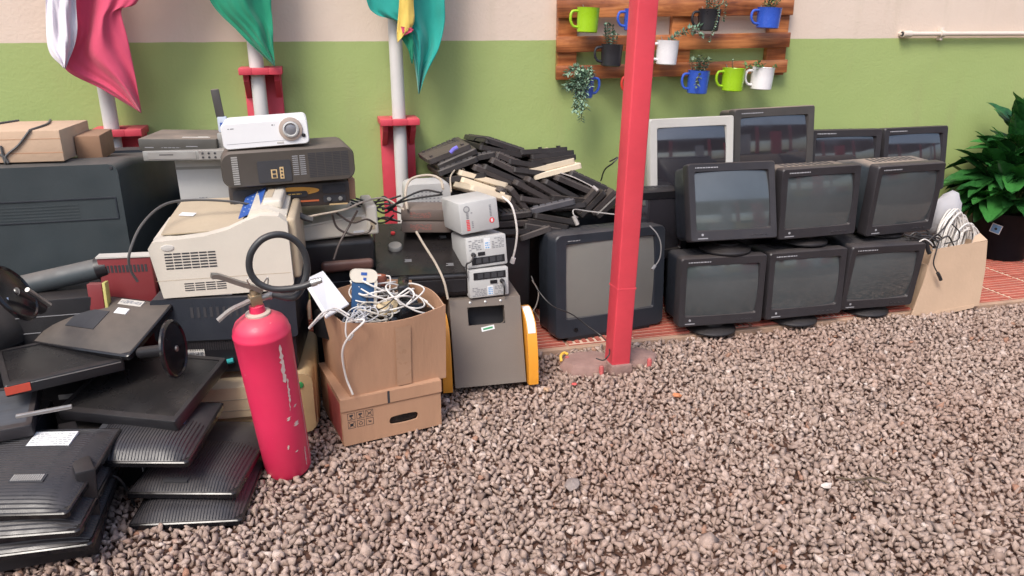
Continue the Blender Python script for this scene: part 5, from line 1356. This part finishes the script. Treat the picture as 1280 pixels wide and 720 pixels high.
t = thing('grey_case', 'pale grey metal box under the video recorders left of the projectors', 'metal box', (-.487, 3.006, .727), -13.4, 1, -1.5)
box_part('casing', (0, 0, 0), (.24, .24, .152), GREYP, t, .003)
bm = nb(); bx(bm, (.0, -.0008, .118), (.24, .0005, .128)); fin('grey_strip', bm, GREYM, t)  # darker grey strip across the box front
bm = nb(); prints(bm, .07, .012, .10, .018, 1, random.Random(1), 1); fin('printed_text', bm, INKG, t)
t = thing('video_player', 'silver grey disc player with connectors on its front below the black recorder', 'video player', (-.58, 2.944, .892), -16, 0, -1)
box_part('casing', (0, 0, 0), (.315, .26, .034), GREYM, t, .003)
bm = nb(); bx(bm, (.02, -.0015, .006), (.19, .0005, .030)); fin('front_trim', bm, SILV, t)
bm = nb(); bx(bm, (.06, -.0022, .019), (.11, -.001, .022)); 
for k in range(7): lathe(bm, [(.0042, 0), (.0042, .003)], 10, M=MYf(.215 + (k % 4) * .022, .010 + (k // 4) * .014))
fin('sockets', bm, INK, t)
bm = nb(); bx(bm, (.20, -.0012, .003), (.31, .0003, .032)); fin('connector_panel', bm, SILV, t)
t = thing('video_recorder', 'black video recorder with a dusty lid and silver strip on the disc player', 'video player', (-.59, 2.952, .927), -9, 0, 1)
box_part('casing', (0, 0, 0), (.265, .25, .042), mat('dusty_black_metal', (.06, .06, .055), .45, .12, dust=.65), t, .003)
bm = nb(); bx(bm, (.14, .03, .0422), (.235, .045, .0432)); bx(bm, (.19, .045, .0422), (.225, .055, .0432)); fin('lid_label', bm, OFFW, t)
bm = nb(); bx(bm, (.02, -.001, .010), (.05, .0005, .013)); bx(bm, (.16, -.001, .014), (.20, .0005, .017)); prints(bm, .06, .010, .14, .014, 1, random.Random(2), .8); fin('front_marks', bm, INKG, t)
t = thing('small_adapter_box', 'small grey metal box wedged between the recorder and the white projector', 'device', (-.325, 2.93, .927), -6)
box_part('casing', (0, 0, 0), (.07, .16, .055), GREYM, t, .003)
t = thing('wireless_antenna', 'small grey antenna standing up left of the white projector', 'antenna', (-.303, 2.95, .983), 0)
bm = nb(); bx(bm, (-.016, -.008, 0), (.016, .012, .055), .004); fin('holder', bm, mat('blue_white_plastic', (.45, .50, .58), .3, .1), t, True)
bm = nb(); bx(bm, (-.014, -.006, .05), (.014, .006, .15), .004, M=Matrix.Rotation(math.radians(-5), 4, 'Y')); fin('mast', bm, DKG2, t, True)
bm = nb(); bx(bm, (-.008, -.0095, .02), (.006, -.007, .034)); fin('socket', bm, BLUEP, t)

t = thing('dot_matrix_printer', 'slim beige printer with tangled leads behind the open carton', 'printer', (-.085, 2.86, .583), 2.4, 0, -2)
bm = nb(); loft(bm, [[(0, 0, 0), (.30, 0, 0), (.30, .20, 0), (0, .20, 0)], [(0, 0, .055), (.30, 0, .082), (.30, .20, .095), (0, .20, .09)]]); bmesh.ops.bevel(bm, geom=bm.edges[:], offset=.006, segments=2, affect='EDGES'); fin('body', bm, BEIGE, t, True)
bm = nb(); bx(bm, (.262, -.006, -.002), (.305, .20, .112), .01, 3); fin('end_block', bm, BEIGE, t, True)
bm = nb(); bx(bm, (.215, -.002, .055), (.245, .002, .072)); fin('opening', bm, TAN, t)
bm = nb(); bx(bm, (.275, -.008, .02), (.292, -.004, .05)); fin('opening', bm, TAN, t)
bm = nb(); bx(bm, (.21, -.002, .012), (.25, .001, .02)); fin('label', bm, LBL, t)
Yk = 2.80
bm = nb(); tube(bm, [at(415, 268, Yk), at(422, 285, Yk), at(440, 293, Yk), at(460, 290, Yk), at(465, 282, Yk)], .0042, 7); tube(bm, [at(447, 263, Yk), at(435, 285, Yk), at(424, 305, Yk - .03), at(417, 325, Yk - .08)], .0042, 7)
tube(bm, [at(420, 266, Yk), at(440, 278, Yk), at(458, 274, Yk), at(470, 280, Yk + .02)], .0038, 7); tag(fin('cable_tangle', bm, mat('brown_black_cable', (.05, .035, .03), .45, .1, dust=.1), smooth=True), 'dark leads looping over the slim beige printer', 'cable')
bm = nb(); tube(bm, [at(380, 272, Yk - .04), at(400, 268, Yk - .03), at(430, 262, Yk), at(455, 252, Yk + .05), at(480, 248, 2.95), at(505, 262, 2.92)], .004, 7); tag(fin('cable', bm, WIREG, smooth=True), 'greige lead running from the plug past the slim beige printer', 'cable')
bm = nb(); rnd = random.Random(14)
for k in range(9):
    y0 = 245 + k * 4
    tube(bm, [at(440 + rnd.uniform(-8, 8), y0, 2.98), at(460, y0 + rnd.uniform(-6, 12), 2.97), at(480, y0 + rnd.uniform(-10, 14), 2.96), at(498 + rnd.uniform(-8, 4), y0 + rnd.uniform(-6, 14), 2.94)], .004, 6)
tag(fin('cable_tangle', bm, WIREB, smooth=True), 'dark cable tangle between the beige printer and the brown grey boxes', 'cable')
bm = nb(); tube(bm, [at(520, 289, 2.82), at(530, 306, 2.80), at(545, 330, 2.76), at(555, 352, 2.72), at(560, 374, 2.70)], .0048, 7); tag(fin('cable', bm, WIREG, smooth=True), 'greige cable falling down the front of the glossy black appliance', 'cable')
bm = nb(); tube(bm, [at(628, 246, 2.98), at(640, 258, 2.92), at(646, 285, 2.90), at(645, 305, 2.90), at(641, 324, 2.90)], .0045, 7); tube(bm, [at(642, 322, 2.90), at(640, 329, 2.90)], .010, 8, smooth=False); tag(fin('cable', bm, WIREW, smooth=True), 'white cable hanging from the beige keyboard beside the power boxes', 'cable')
bm = nb(); tube(bm, [at(564, 240, 3.0), at(563, 222, 3.10), at(568, 213, 3.2)], .0032, 7); tag(fin('cable', bm, WIREG, smooth=True), 'thin pale lead rising behind the topmost power box', 'cable')
# leads round the television
bm = nb(); Yt = 2.93; tube(bm, [at(664, 345, 3.02), at(672, 362, 2.98), at(690, 382, Yt), at(715, 393, Yt), at(735, 408, Yt - .02), at(756, 424, Yt - .08), at(762, 440, 2.66), at(755, 450, 2.64), at(745, 448, 2.66)], .0028, 6); tag(fin('lead', bm, WIREB, smooth=True), 'thin black lead looping down the television to the post foot', 'cable')
bm = nb(); tube(bm, [at(665, 350, 3.0), at(673, 365, 2.98), at(670, 382, 2.96), at(662, 394, 2.94)], .003, 6); tag(fin('lead', bm, mat('grey_brown_cable', (.18, .15, .13), .5, .1), smooth=True), 'grey lead in the gap between the machine and the television', 'cable')
bm = nb(); tube(bm, [at(722, 272, 3.0), at(717, 268, 2.99), at(718, 262, 3.02), at(735, 264, 3.05), at(768, 268, 3.05)], .0028, 6); tube(bm, [at(717, 270, 2.99), at(722, 281, 2.98)], .009, 8, smooth=False); tag(fin('lead', bm, mat('silver_cable', (.40, .38, .36), .4, .1), smooth=True), 'grey lead and plug lying on top of the television', 'cable')
bm = nb(); tube(bm, [at(812, 282, 3.0), at(821, 292, 2.97), at(826, 305, 2.96), at(825, 322, 2.96), at(818, 334, 2.96)], .0028, 6); tube(bm, [at(819, 332, 2.96), at(815, 337, 2.95)], .007, 8, smooth=False); tag(fin('lead', bm, mat('pale_grey_cable', (.3, .29, .28), .4, .1), smooth=True), 'pale lead hanging over the right side of the television screen', 'cable')
bm = nb(); tube(bm, [at(751, 226, 3.4), at(756, 212, 3.35), at(766, 204, 3.3), at(772, 197, 3.3), at(762, 202, 3.32)], .0035, 6); tag(fin('lead', bm, WIREB, smooth=True), 'black lead curling up from the heap towards the post', 'cable')
bm = nb(); tube(bm, [at(700, 216, 3.26), at(718, 222, 3.22), at(738, 232, 3.20), at(748, 238, 3.18)], .0026, 6); tube(bm, [at(741, 233, 3.19), at(747, 238, 3.18)], .007, 8, smooth=False); tag(fin('lead', bm, mat('silver_lead', (.42, .38, .36), .4, .1), smooth=True), 'thin grey lead with a plug across the right side of the keyboard heap', 'cable')
bm = nb(); tube(bm, [at(592, 176, 3.42), at(596, 172, 3.4), at(606, 172, 3.38), at(612, 176, 3.38)], .003, 6); tag(fin('lead', bm, WIREB, smooth=True), 'black lead looping at the left of the topmost keyboard', 'cable')

# ------------------------------------------------------------------ left: big television back, carton, cases
def tv_back():
    t = thing('rear_television', 'huge slate coloured television seen from behind at far left', 'television', (-1.75, 2.95, 0), 0)
    def R_(x0, z0, x1, z1, r=.03): return rr(x0, z0, x1, z1, r, 3)
    bm = nb()
    loft(bm, [loopY(R_(.10, .10, 1.08, .885, .03), 0), loopY(R_(.02, .06, 1.115, .893, .03), .10), loopY(R_(-.02, .02, 1.19, .868, .03), .30), loopY(R_(-.04, .0, 1.24, .855, .04), .46)]); fin('casing', bm, SLATE, t, True)
    bm = nb(); loft(bm, [loopY(R_(-.06, .0, 1.25, .865, .04), .462), loopY(R_(-.06, .0, 1.25, .865, .04), .55)]); fin('front_frame', bm, NAVY, t, True)
    bm = nb(); bx(bm, (.10, -.003, .765), (1.06, .001, .769)); bx(bm, (1.056, -.003, .69), (1.06, .001, .765)); bx(bm, (.6, -.003, .69), (1.056, .001, .693)); fin('panel_groove', bm, NAVY, t)
    bm = nb(); grille(bm, .62, .70, 1.04, .755, 5, 1, gz=.6, y=-.001); fin('vent_ribs', bm, SLATE, t)
    bm = nb(); lathe(bm, [(.006, 0), (.005, .003)], 10, M=MYf(1.06, .872)); fin('screw', bm, INK, t)
tv_back()
t = thing('strapped_carton', 'flat brown carton tied with dark cord on top of the huge television', 'cardboard box', (-1.33, 3.02, .895), -4)
bm = nb(); bx(bm, (0, 0, 0), (.49, .30, .108), .004); fin('box', bm, CARD2, t, True)
bm = nb(); bx(bm, (-.001, -.0006, .030), (.491, .0005, .033)); bx(bm, (-.001, -.0006, .078), (.491, .0005, .080)); fin('seam', bm, CARD, t)
bm = nb()
for (x0, x1) in ((.15, .30), (.40, .31), (.30, .30)):
    tube(bm, [(x0, -.004, .11 if x1 != x0 else .03), ((x0 + x1) / 2, -.005, .06), (x1, -.005, .025), (x1 + .002, -.004, .0)], .004, 6)
tube(bm, [(.40, -.003, .11), (.40, .15, .112), (.36, .30, .111)], .004, 6); tube(bm, [(.15, -.003, .11), (.2, .15, .112), (.25, .30, .111)], .004, 6)
fin('cord', bm, mat('grey_cord', (.10, .10, .10), .6, .1), t, True)
t = thing('brown_block', 'darker brown block beside the tied carton on the huge television', 'box', (-.83, 3.10, .878), 0)
box_part('body', (0, 0, 0), (.085, .2, .088), mat('dull_brown_card', (.30, .17, .10), .8, .1, dust=.2), t, .004)

t = thing('red_case', 'dark red slotted plastic case standing left of the laser printer', 'case', (-.70, 2.66, 0), -6, -3)
box_part('body', (0, 0, 0), (.165, .035, .635), REDC, t, .006)
bm = nb(); grille(bm, .015, .585, .155, .610, 1, 12, gx=.4, gz=0, y=-.001); fin('slots', bm, INK, t)
bm = nb(); bx(bm, (-.001, -.003, .6352), (.166, .036, .640)); fin('pale_rim', bm, OFFW, t)
t = thing('red_board', 'small red panel with a yellow green edge leaning behind the dark monitors', 'panel', at(112, 384, 2.56), -8, 5)
box_part('panel', (0, 0, -.05), (.045, .03, .075), REDC, t, .002)
box_part('yellow_edge', (.047, 0, -.05), (.056, .03, .078), mat('yellow_green_plastic', (.52, .48, .16), .5, .1), t, .001)
t = thing('tube_roll', 'dusty grey blue tube lying across in front of the huge television', 'tube', (0, 0, 0))
A, B = at(8, 362, 2.66), at(122, 336, 2.66)
bm = nb(); tube(bm, [A, A.lerp(B, .5), B], .034, 20, 3); fin('roll', bm, mat('dusty_slate_tube', (.05, .066, .075), .45, .15, dust=.4), t, True)
bm = nb(); tube(bm, [B, B + (B - A).normalized() * .035], .038, 20, smooth=False); fin('end_cap', bm, BLK, t, True)

# ------------------------------------------------------------------ flat monitors pile at left
RIB = mat('ribbed_dark_plastic', (.018, .020, .027), .30, .15, 10, .1, 300, dust=.12)
LCDB = mat('brown_black_dusty_plastic', (.040, .036, .034), .45, .15, 10, .1, 300, dust=.30)
def lcd_back(M, w_, l, lab, ribs='y', m=RIB, label=None, vent=False, foot=None, recess=False, blue=False, th=.052, marks=False):
    """flat monitor lying on its screen: x across, y away, z up = its back"""
    t = thing('flat_monitor', lab, 'flat monitor', M=M, group='dark flat monitors in the pile at left')
    bm = nb(); loft(bm, [loopZ(rr(0, 0, w_, l, .012), 0), loopZ(rr(0, 0, w_, l, .012), .014), loopZ(rr(.003, .003, w_ - .003, l - .003, .012), .017)]); fin('bezel', bm, BLKG, t, True)
    bm = nb(); n = 14
    def hgt(u): return .017 + (th - .017) * (1 - abs(2 * u - 1) ** 3.5)
    G = []
    for j in range(n + 1):
        v = j / n; G.append([bm.verts.new((.006 + (w_ - .012) * (i / n), .006 + (l - .012) * v, .0165 + (th - .017) * (1 - abs(2 * i / n - 1) ** 5) * (1 - abs(2 * v - 1) ** 5))) for i in range(n + 1)])
    for j in range(n):
        for i in range(n): bm.faces.new((G[j][i], G[j][i + 1], G[j + 1][i + 1], G[j + 1][i]))
    fin('rear_shell', bm, m, t, 'all')
    def zt(x, y):
        u, v = (x - .006) / (w_ - .012), (y - .006) / (l - .012)
        return .0165 + (th - .017) * (1 - abs(2 * u - 1) ** 5) * (1 - abs(2 * v - 1) ** 5)
    if ribs:
        bm = nb(); L_ = w_ if ribs == 'y' else l; K = l if ribs == 'y' else w_
        cnt = 34
        for k in range(cnt):
            s = .015 + (L_ - .03) * k / (cnt - 1); pts = []
            a, b = (.008, K * .55) if ribs == 'y' else (.01, K - .01)
            for i in range(9):
                q = a + (b - a) * i / 8
                x, y = (s, q) if ribs == 'y' else (q, s)
                pts.append(Vector((x, y, zt(x, y) + .0004)))
            loops = []
            wv = Vector((.0022, 0, 0)) if ribs == 'y' else Vector((0, .0022, 0))
            for p in pts: loops.append([p - wv - Vector((0, 0, .002)), p + wv - Vector((0, 0, .002)), p + Vector((0, 0, .0014))])
            loft(bm, loops)
        fin('ribs', bm, m, t)
    def top_patch(n_, x0, y0, x1, y1, m_, dz=.0012, prt=False):
        bm = nb(); z = zt((x0 + x1) / 2, (y0 + y1) / 2); bx(bm, (x0, y0, z - .004), (x1, y1, z + dz + .002)); o = fin(n_, bm, m_, t)
        if prt:
            bm = nb(); rnd = random.Random(6)
            for i in range(6):
                yy = y0 + .005 + i * (y1 - y0 - .008) / 6; xx = x0 + .005
                while xx < x1 - .01:
                    q = rnd.uniform(.004, .014)
                    if rnd.random() < .75: bx(bm, (xx, yy, z + dz + .0015), (min(xx + q, x1 - .004), yy + .0022, z + dz + .0026))
                    xx += q + .003
            fin('label_print', bm, INKG, t)
    if label: top_patch('paper_label', *label, LBL, prt=True)
    if blue: top_patch('blue_sticker', *blue, BLUEL, prt=True)
    if recess: top_patch('dark_recess', *recess, INK, .0)
    if marks:
        top_patch('pale_label', .20, l * .8, .29, l * .9, OFFW, prt=True); top_patch('small_label', .22, l * .62, .265, l * .72, LBL)
    if vent:
        bm = nb(); x0, y0, x1, y1 = vent; z = zt((x0 + x1) / 2, (y0 + y1) / 2)
        for k in range(14): xx = x0 + (x1 - x0) * k / 14; bx(bm, (xx, y0, z - .002), (xx + .004, y1, z + .0035))
        fin('vent_slats', bm, SILV, t)
        bm = nb(); bx(bm, (x0 - .004, y0 - .004, z - .002), (x1 + .004, y1 + .004, z + .0016), .001); fin('vent_recess', bm, INK, t)
    return t
def TR(p, yaw, pitch=0, roll=0): return Matrix.Translation(p) @ Matrix.Rotation(math.radians(yaw), 4, 'Z') @ Matrix.Rotation(math.radians(pitch), 4, 'X') @ Matrix.Rotation(math.radians(roll), 4, 'Y')
def lcd_face(M, w_, l, lab, edge=BLK, sticker=False, th=.035, face=LCDG):
    """flat monitor lying on its back, screen up"""
    t = thing('flat_monitor', lab, 'flat monitor', M=M, group='dark flat monitors in the pile at left')
    bm = nb(); O = rr(0, 0, w_, l, .008, 2); I = rr(.016, .022, w_ - .016, l - .016, .003, 2)
    loft(bm, [loopZ(O, 0), loopZ(O, th - .003), loopZ(rr(.002, .002, w_ - .002, l - .002, .008, 2), th), loopZ(I, th), loopZ(I, th - .003)], True, False); fin('bezel', bm, edge, t, True)
    bm = nb(); bx(bm, (.0155, .0215, th - .006), (w_ - .0155, l - .0155, th - .0028)); fin('panel', bm, face, t)
    if sticker:
        box_part('red_sticker', (.0, -.0015, .006), (.062, .0005, th - .004), PINKST, t, 0)
        bm = nb(); bx(bm, (.064, -.001, th - .007), (w_ - .01, .0005, th - .004)); fin('edge_line', bm, SILV, t)
    return t
def foot(M, r, t, neck):
    bm = nb(); lathe(bm, [(r, 0), (r, .006), (r * .9, .011), (r * .3, .016), (.001, .017)], 40, M=M)
    fin('round_foot', bm, BLKG, t, True)
# bottom right pair
lcd_back(TR((-.590, 2.035, .0), -10, 2), .315, .40, 'lowest ribbed monitor at the right front of the pile on the gravel', m=RIB)
lcd_back(TR((-.602, 2.115, .056), -15, 2, 0), .318, .40, 'ribbed monitor with a handle slot lying on the lowest one by the extinguisher', m=RIB, recess=(.10, .028, .17, .05))
lcd_back(TR((-.735, 2.14, .165), -15, 7), .335, .30, 'ribbed monitor back with a blue sticker under the glossy flat screen', m=RIB, blue=(.215, .14, .275, .185), recess=(.03, .10, .055, .20))
lcd_face(TR((-.80, 2.325, .228), -25, 13), .39, .31, 'glossy flat screen lying face up in the middle of the pile')
# side on monitor with disc foot, brown dusty back on top
L1 = lcd_back(TR((-.90, 2.53, .392), -32, 24, 0), .375, .235, 'dusty brown black monitor back with labels on top of the pile', ribs=None, m=LCDB, recess=(.09, .07, .20, .15), marks=True, th=.036)
Mi = L1.matrix_world.inverted()
def disc_foot(root, c, nrm, r, arm=None):
    q = Vector(nrm).to_track_quat('Z', 'Y').to_matrix().to_4x4()
    bm = nb(); lathe(bm, [(r * .8, -.008), (r, -.004), (r, .002), (r * .95, .007), (r * .90, .008), (r * .86, .004), (r * .3, .008), (.001, .009)], 40, M=Mi0(root) @ Matrix.Translation(c) @ q)
    fin('round_foot', bm, BLKG, root, True)
    if arm:
        bm = nb(); tube(bm, [Mi0(root) @ Vector(c), Mi0(root) @ Vector(c).lerp(Vector(arm), .5), Mi0(root) @ Vector(arm)], .018, 10, 3); fin('stand_arm', bm, BLK, root, True)
    bm = nb(); M2 = Mi0(root) @ Matrix.Translation(c) @ q
    lathe(bm, [(.010, .006), (.009, .012), (.004, .013)], 16, M=M2); fin('hub', bm, STEEL, root, True)
def Mi0(root): return root.matrix_world.inverted()
disc_foot(L1, at(217, 436, 2.28), (.95, -.20, .10), .088, at(176, 441, 2.36))
L2 = lcd_face(TR(at(8, 497, 2.24), 22, 4), .31, .26, 'dark flat screen with a red sticker on its front edge below the top monitor', sticker=True)
# blue sheen streaked into the panel colour, at left edge under L2
lcd_face(TR((-1.17, 2.10, .265), 10, 5), .36, .25, 'flat screen with a blue sheen put into its colour at the left edge of the pile', face=mat('painted_sheen_panel', (.05, .065, .085), .3, .3, 6, dust=.15, stretch=(1, 14, 1)), edge=DKG)
t = thing('metal_strip', 'bright metal strip sticking out between the stacked screens at left', 'strip', at(20, 524, 2.14), 12, 0, 0)
bm = nb(); bx(bm, (0, 0, 0), (.135, .012, .010), .002); fin('strip', bm, SILV, t)
# left front stack
lcd_back(TR((-1.04, 1.955, .165), -12, 9, 0), .375, .345, 'monitor back with a white label topping the stack at the bottom left corner', ribs='x', label=(.17, .225, .285, .285), vent=(.20, .085, .28, .108))
lcd_back(TR((-1.05, 1.915, .115), -7, 6, 0), .40, .345, 'second monitor of the stack at the bottom left corner', ribs='x')
lcd_back(TR((-1.06, 1.895, .062), -2, 4, 0), .425, .345, 'third monitor of the stack at the bottom left corner', ribs='x')
lcd_face(TR((-1.07, 1.90, .012), 4, 2), .43, .36, 'black monitor lying lowest in the stack at the bottom left corner', edge=BLK, th=.04)
t = thing('upright_monitor', 'black monitor standing on edge behind the bottom left stack', 'flat monitor', (-.70, 2.0, 0), -68, 4)
bm = nb(); bx(bm, (-.30, 0, 0), (.03, .05, .235), .008); fin('body', bm, BLK, t, True)
bm = nb(); grille(bm, -.28, .03, .01, .2, 12, 1, gz=.6, y=-.001); fin('ribs', bm, BLK, t)
t = thing('black_case', 'black computer case with faint connectors and stickers in the hollow of the pile', 'computer case', (-.80, 2.30, 0), -12)
box_part('casing', (0, 0, 0), (.33, .32, .19), BLK, t, .006)
bm = nb(); grille(bm, .07, .09, .15, .15, 6, 1, gz=.5, y=-.001); bx(bm, (.165, -.001, .10), (.168, .0005, .165)); bx(bm, (.10, -.001, .168), (.16, .0005, .171)); bx(bm, (.17, -.001, .160), (.20, .0005, .163)); fin('port_marks', bm, INKG, t)
bm = nb(); bx(bm, (.222, -.001, .055), (.248, .0005, .08)); fin('square_sticker', bm, INKW, t)
bm = nb(); bx(bm, (.226, -.0016, .059), (.244, -.0007, .076)); fin('sticker_core', bm, INK, t)
bm = nb(); lathe(bm, [(.018, 0), (.018, .001)], 18, M=Matrix.Translation((.232, 0, .036)) @ Matrix.Scale(.5, 4, (0, 0, 1)) @ Matrix.Rotation(math.pi / 2, 4, 'X')); fin('oval_badge', bm, INKG, t)
hidden_case((-1.45, 2.46, 0), (-.98, 2.86, .50), 'black cabinet in the shade behind the dark monitor pile at far left')
hidden_case((-.97, 2.56, 0), (-.72, 2.88, .53), 'black computer case in the shade under the grey blue tube')
hidden_case((-1.30, 2.18, 0), (-.84, 2.42, .25), 'black computer case buried under the middle of the monitor pile')
# far left monitor with its tilted round foot
L9 = lcd_back(TR(at(-60, 470, 2.36), 60, 62), .30, .30, 'flat monitor on edge at the far left with its round foot in the air', ribs=None, m=LCDB, th=.05)
disc_foot(L9, at(17, 366, 2.34), (.86, -.02, .46), .090, at(52, 386, 2.44))
bm = nb(); bx(bm, (0, 0, 0), (.012, .002, .022)); fin('blue_white_tag', bm, mat('sky_tag', (.55, .68, .9), .5), L9, M=Mi0(L9) @ Matrix.Translation(at(6, 382, 2.28)))
bm = nb(); tube(bm, [Mi0(L9) @ at(34, 362, 2.32), Mi0(L9) @ at(62, 381, 2.40)], .007, 8, smooth=False); fin('stand_strut', bm, STEEL, L9, True)

# ------------------------------------------------------------------ across the yard behind the photographer (seen only as reflections in the screens)
def shelter():
    t = thing('open_shelter', 'open shelter across the yard mirrored in the monitor screens', 'shelter', (0, -8, 0))
    bm = nb(); bx(bm, (-9, -5, 2.9), (15, 3.9, 2.96)); fin('roof', bm, mat('grey_roof_sheet', (.10, .095, .095), .6, .1, 3), t)
    bm = nb(); bx(bm, (-9, -5.2, 0), (15, -5, 1.3)); fin('low_wall', bm, mat('lime_low_wall', (.36, .42, .14), .7, .1, 3), t)
    for k in range(8): box_part('post', (-7 + k * 2.9, 3.7, 0), (-6.75 + k * 2.9, 3.85, 2.9), REDP, t, .004)
    rnd = random.Random(31)
    cols = ((.85, .55, .10), (.8, .78, .75), (.60, .05, .05), (.8, .78, .75), (.75, .6, .2), (.10, .30, .10), (.7, .08, .08), (.8, .78, .74))
    x = -2.0; k = 0
    while x < 14:
        w_ = rnd.uniform(.25, .9); h_ = rnd.choice((.5, .8, .9, 1.9, 2.2, .6))
        y_ = rnd.uniform(4.2, 5.2)
        box_part('added_colour_panel', (x, y_, 0), (x + w_, y_ + .06, h_), mat('panel_colour_%d' % (k % 8), cols[k % 8], .6), t, .01)  # coloured panels added only to show up as reflections in the screens
        x += w_ + rnd.uniform(.15, .5); k += 1
shelter()
t = thing('banner_row', 'red banner and bright panels added across the yard to mirror in the rear screens', 'reflected_panel', (0, -3.0, 0))
box_part('red_banner', (5.2, 0, 0), (6.0, .05, 2.2), mat('bright_banner_red', (.80, .05, .08), .6), t, .005)
for k, (x0, x1, z0, z1, c) in enumerate(((2.6, 3.8, .2, .7, (.85, .80, .72)), (4.0, 5.0, .25, .6, (.85, .55, .12)), (6.3, 7.0, .2, .8, (.85, .82, .78)), (7.1, 8.2, .3, .75, (.75, .07, .07)), (8.3, 9.0, .2, 1.0, (.85, .65, .2)), (9.1, 10.6, .3, .8, (.8, .78, .72)))):
    box_part('added_reflection_panel', (x0, .2, z0), (x1, .26, z1), mat('added_panel_colour_%d' % k, c, .6), t, .005)  # bright panels added to give the rear screens warm reflections
    box_part('leg', (x0 + .05, .21, 0), (x0 + .1, .25, z0 - .001), STEEL, t, 0); box_part('leg', (x1 - .1, .21, 0), (x1 - .05, .25, z0 - .001), STEEL, t, 0)
# black leads strewn over the monitor pile
rnd = random.Random(77)
for k, (P_, lab) in ((2, ([(110, 575), (125, 590), (150, 600), (170, 640), (160, 668)], 'black lead hanging in the hollow between the two monitor stacks')),):
    bm = nb(); Y_ = (2.42, 2.36, 2.16)[k]
    tube(bm, [at(a, b, Y_ + rnd.uniform(-.01, .01)) + Vector((0, 0, .02 if k < 2 else 0)) for a, b in P_], .0042, 7)
    tag(fin('lead', bm, WIREB, smooth=True), lab, 'cable')
# a dry twig on the gravel
bm = nb(); tube(bm, [on(1045, 596, .012), on(1070, 600, .016), on(1090, 597, .014), on(1112, 604, .012)], .003, 6); tube(bm, [on(1078, 600, .015), on(1088, 610, .014), on(1096, 618, .012)], .0022, 6)
tag(fin('twig', bm, STEM, smooth=True), 'thin dark twig on the gravel near the whitish chip', 'twig')
